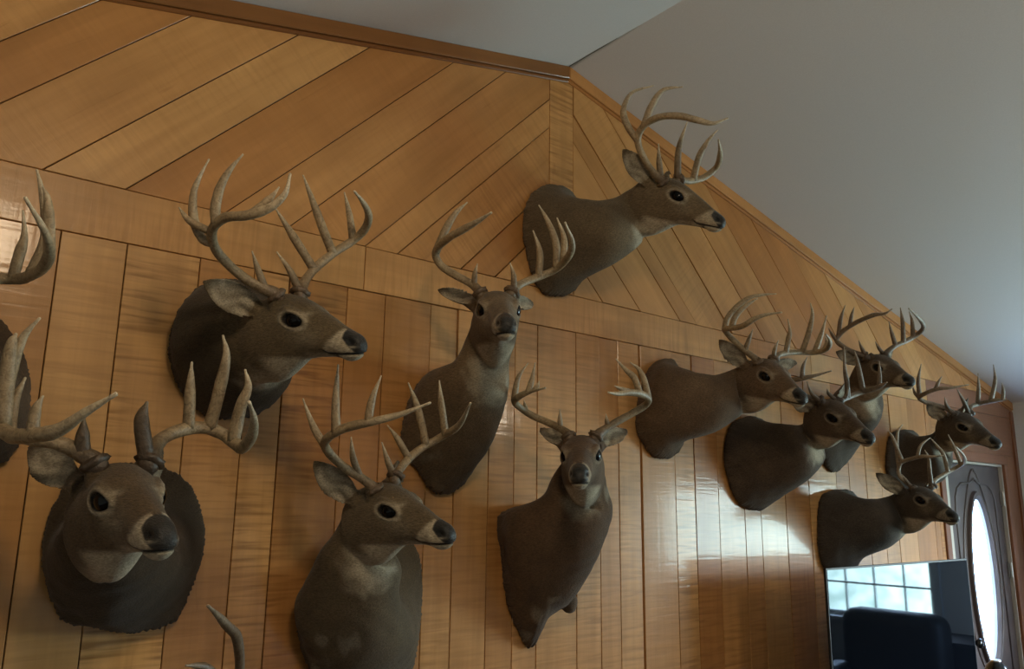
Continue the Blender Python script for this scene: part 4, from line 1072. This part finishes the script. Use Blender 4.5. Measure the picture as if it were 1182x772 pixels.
DEER['J'] = dict(muz=0.5, label='very dark buck just below and right of the tan one, covering another neck',
    pose=(3.509, -0.371, 2.152, -111.702, -14.898, 7.372, 1.051),
    cape=[(862, 481), (842, 488), (834, 505), (832, 534), (838, 558), (846, 577), (863, 587), (876, 584), (886, 565), (891, 530), (882, 495)],
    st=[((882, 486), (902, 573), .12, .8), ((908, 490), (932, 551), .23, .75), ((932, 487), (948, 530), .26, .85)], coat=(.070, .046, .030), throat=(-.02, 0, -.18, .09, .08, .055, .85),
    earR=dict(px=(915, 462), open=(.7, -.7, 0)), tone=((.06, .042, .03), (.22, .17, .12), (.50, .43, .34)), lumps=[(865, 570, .05, .035, 1.1)],
    aR=([(947, 462), (932, 458), (915, 449), (903, 440), (905, 436), (918, 438), (938, 434), (959.5, 428)],
        [('t', c([(190, 270), (208, 180), (243, 95)])), ('b', c([(400, 510), (330, 460), (275, 400), (245, 312)]))]),
    aL=(c([(520, 490), (570, 470), (660, 430), (760, 400), (850, 370), (910, 345), (955, 318)]),
        [('t', c([(600, 455), (600, 330), (580, 200), (575, 5)])), ('t', c([(740, 405), (715, 250), (690, 120), (668, 40)])), ('t', c([(885, 350), (890, 250), (887, 130)])), ('b', c([(460, 440), (440, 420), (423, 375)])), ('t', c([(560, 470), (600, 430), (608, 380)]))]))
c = lambda pts: T(1030, 410, 7.72, pts)
DEER['K'] = dict(muz=0.45, label='dark buck at the top left of the front door, antler tips crossing the ceiling',
    pose=(4.916, -0.372, 2.211, -114.046, -15.027, 8.416, 1.054),
    cape=[(1036, 497), (1024, 501), (1019, 520), (1019, 545), (1025, 562), (1038, 570), (1050, 565), (1058, 545), (1058, 515), (1049, 500)],
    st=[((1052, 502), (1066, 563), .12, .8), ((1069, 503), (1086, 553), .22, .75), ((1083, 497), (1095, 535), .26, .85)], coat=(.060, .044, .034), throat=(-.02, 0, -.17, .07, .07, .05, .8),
    earR=dict(px=(1070, 467), open=(.7, -.7, 0)), tone=((.07, .05, .035), (.24, .19, .14), (.5, .45, .38)),
    aR=(c([(555, 525), (480, 475), (380, 440), (290, 415), (240, 378), (290, 342), (400, 300), (520, 290), (680, 262)]),
        [('t', c([(240, 385), (200, 335), (180, 268)])), ('t', c([(245, 370), (232, 220), (257, 78)])), ('t', c([(385, 305), (410, 240), (441, 188)])), ('b', c([(508, 500), (480, 440), (467, 374)]))]),
    aL=(c([(690, 515), (700, 460), (760, 435), (850, 415), (940, 400), (1016, 398)]),
        [('b', c([(675, 515), (630, 400), (577, 303)])), ('t', c([(762, 435), (768, 300), (764, 158)])), ('t', c([(875, 410), (915, 230), (901, 83)])), ('t', c([(985, 400), (988, 310), (974, 243)]))]))
c = lambda pts: T(940, 480, 6.433, pts)
DEER['L'] = dict(muz=0.5, label='almost black buck directly over the television, with thin pale-edged antlers',
    pose=(4.349, -0.367, 1.768, -119.241, -4.857, -2.872, 1.045),
    cape=[(956, 566), (944, 572), (940, 590), (940, 628), (945, 652), (958, 664), (972, 662), (983, 645), (989, 615), (986, 585), (975, 568)],
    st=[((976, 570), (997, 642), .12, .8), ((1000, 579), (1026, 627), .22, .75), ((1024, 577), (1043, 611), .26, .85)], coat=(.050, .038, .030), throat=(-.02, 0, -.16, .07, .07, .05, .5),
    earR=dict(px=(1011, 546), open=(.7, -.7, 0)), tone=((.10, .07, .05), (.34, .27, .19), (.6, .52, .42)), thick=.85,
    aR=(c([(735, 540), (690, 500), (640, 455), (625, 400), (645, 345), (720, 318), (800, 300), (880, 303), (957, 293)]),
        [('t', c([(622, 370), (612, 230), (620, 120), (656, 63)])), ('t', c([(608, 260), (585, 170), (553, 112)])), ('t', c([(768, 305), (790, 220), (857, 163)])), ('b', c([(715, 520), (675, 470), (650, 435)]))]),
    aL=(c([(880, 520), (895, 480), (970, 430), (1050, 385), (1110, 345), (1108, 295), (1052, 228)]),
        [('b', c([(860, 525), (856, 400), (848, 310), (820, 253)])), ('t', c([(1065, 330), (1040, 240), (994, 138)])), ('t', c([(990, 415), (960, 290), (910, 220), (862, 163)]))]))
c = lambda pts: T(0, 170, 3.217, pts)
pA_ = ray(-85, 400, .36)
DEER['A'] = dict(label='deer at the left edge, only its dark cape and one antler showing',
    pose=(pA_[0], -.36, pA_[2], -112, -6, 4, 1.05), vox=.0055,
    cape=[(-40, 360), (-90, 385), (-120, 430), (-128, 480), (-105, 530), (-60, 560), (-10, 540), (17, 515), (30, 470), (28, 430), (15, 398), (-10, 368)],
    st=[((-100, 400), (0, 520), .12, .85), ((-85, 385), (-15, 470), .25, .8)], coat=(.08, .052, .032),
    earL=dict(px=(-30, 385), len=.8),
    aR=([(-110, 352), (-130, 335), (-150, 310), (-165, 270), (-150, 240), (-120, 215), (-90, 200)], [('t', [(-160, 280), (-175, 230), (-170, 190)]), ('t', [(-140, 235), (-135, 190), (-125, 160)]), ('b', [(-95, 350), (-105, 325), (-108, 300)])]),
    aL=([(-72, 352), (-50, 338), (-25, 330), (-5, 322), (12, 322), (30, 320), (48, 310), (57, 292), (52, 268), (29, 228)],
        [('t', c([(45, 485), (70, 400), (90, 330), (85, 235)])), ('t', c([(120, 480), (165, 370), (172, 270), (155, 160), (137, 83)])), ('t', c([(160, 380), (182, 270), (176, 190), (160, 150)])), ('b', [(-50, 345), (-55, 320), (-60, 300)])]))
c = lambda pts: T(180, 680, 8.393, pts)
pM_ = ray(190, 858, .38)
DEER['M'] = dict(label='deer at the bottom edge, only a dark curled antler tip showing',
    pose=(pM_[0], -.38, pM_[2], -98, -4, 2, 1.05), vox=.0055,
    cape=[(170, 835), (130, 850), (105, 890), (100, 940), (115, 990), (150, 1020), (200, 1020), (240, 990), (255, 940), (250, 890), (225, 850)],
    st=[((115, 900), (250, 930), .12, .85), ((130, 880), (240, 900), .25, .8)], coat=(.08, .052, .032), tone=DARKT,
    aR=([(182, 822), (165, 812), (140, 805), (115, 795), (105, 785), (108, 778)], [('b', [(180, 822), (172, 810), (170, 798)])]),
    aL=([(216, 820), (228, 815), (245, 812), (262, 806), (273, 792), (277, 768), (273, 735), (262, 722), (251, 710), (240, 699)],
        [('f', c([(700, 1000), (520, 795), (420, 745), (290, 738)])), ('b', [(218, 820), (216, 808), (214, 798)])]))
for k_, d_ in DEER.items(): deer(k_, d_['label'], d_)


# ------------------------------------------------------------------ light
world = bpy.data.worlds.new('sky'); S.world = world; world.use_nodes = True
nt = world.node_tree; bg = nt.nodes['Background']
sky = N(nt, 'ShaderNodeTexSky'); sky.sky_type = 'HOSEK_WILKIE' if False else 'NISHITA'
sky.sun_disc = False; sky.sun_elevation = math.radians(32); sky.sun_rotation = math.radians(200)
tcw = N(nt, 'ShaderNodeTexCoord'); sp = N(nt, 'ShaderNodeSeparateXYZ'); L(nt, tcw.outputs['Generated'], sp.inputs[0])
# below the horizon: pale green lawn, softly mottled
ln = N(nt, 'ShaderNodeTexNoise', i_Scale=60.0, i_Detail=5.0); L(nt, tcw.outputs['Generated'], ln.inputs['Vector'])
lr = ramp(nt, [(0.35, (0.32, 0.50, 0.50)), (0.65, (0.60, 0.84, 0.86))]); L(nt, ln.outputs['Fac'], lr.inputs['Fac'])
hr = ramp(nt, [(0.50, (0, 0, 0)), (0.53, (1, 1, 1))]); mr = N(nt, 'ShaderNodeMath', operation='MULTIPLY_ADD'); L(nt, sp.outputs['Z'], mr.inputs[0]); mr.inputs[1].default_value = .5; mr.inputs[2].default_value = .5
L(nt, mr.outputs[0], hr.inputs['Fac'])
ov = mixc(nt, 'MIX', 0.75, sky.outputs[0], (0.60, 0.76, 1.0))
fin = mixc(nt, 'MIX', hr.outputs['Color'], lr.outputs['Color'], ov)
L(nt, fin, bg.inputs['Color']); bg.inputs['Strength'].default_value = 38.0

def area(name, loc, rot, sx, sy, energy, col=(1, 1, 1), portal=False):
    l = bpy.data.lights.new(name, 'AREA'); l.shape = 'RECTANGLE'; l.size = sx; l.size_y = sy; l.energy = energy; l.color = col
    o = bpy.data.objects.new(name, l); COL.objects.link(o); o.location = loc; o.rotation_euler = rot
    l.cycles.is_portal = portal
    return o
hp = math.pi/2
area('window_light', (XR+.16, (WY0+WY1)/2, (WZ0+WZ1)/2), (0, hp, 0), WZ1-WZ0, WY1-WY0, 10, portal=True)

# two small ceiling pendants, both out of view behind the viewer
def rev(name, prof, mat, parent, n_=32):
    bm = bmesh.new(); rs = [[bm.verts.new((r_*math.cos(2*math.pi*i/n_), r_*math.sin(2*math.pi*i/n_), z_)) for i in range(n_)] for r_, z_ in prof]
    for a, b_ in zip(rs, rs[1:]):
        for i in range(n_): bm.faces.new((a[i], a[(i+1) % n_], b_[(i+1) % n_], b_[i]))
    return bm_obj(name, bm, mat, parent, smooth=True)
for PX, PY, PZ, en, colr_, rad_, lab in ((0.42, -2.3, 2.98, 49, (1.0, .78, .52), .16, 'short ceiling lamp above the viewer'), (4.1, -2.9, 2.42, 26, (1.0, .84, .64), .07, 'long ceiling lamp hanging in front of the recliners')):
    lp = thing('pendant_lamp', lab, 'lamp', (PX, PY, roof(PX)))
    dz = PZ-roof(PX)
    rev('canopy', [(.001, .03), (.07, .03), (.06, -.03), (.001, -.035)], M_BLACKM, lp)
    rev('rod', [(.008, -.02), (.008, dz+.12)], M_BLACKM, lp)
    rev('shade', [(.02, dz+.14), (.05, dz+.13), (.06, dz+.10), (.055, dz+.10), (.02, dz+.135)], M_BLACKM, lp)
    pl = bpy.data.lights.new('bulb', 'POINT'); pl.energy = en; pl.color = colr_; pl.shadow_soft_size = rad_
    po = bpy.data.objects.new('bulb', pl); COL.objects.link(po); po.location = (PX, PY, PZ)

S.view_settings.view_transform = 'Standard'; S.view_settings.look = 'None'; S.view_settings.gamma = 1.0; S.view_settings.use_curve_mapping = False
S.view_settings.exposure = 0.0
S.cycles.use_denoising = True
S.cycles.max_bounces = 10; S.cycles.diffuse_bounces = 6; S.cycles.glossy_bounces = 5; S.cycles.transmission_bounces = 6
S.cycles.sample_clamp_indirect = 6.0; S.cycles.caustics_reflective = False; S.cycles.caustics_refractive = False
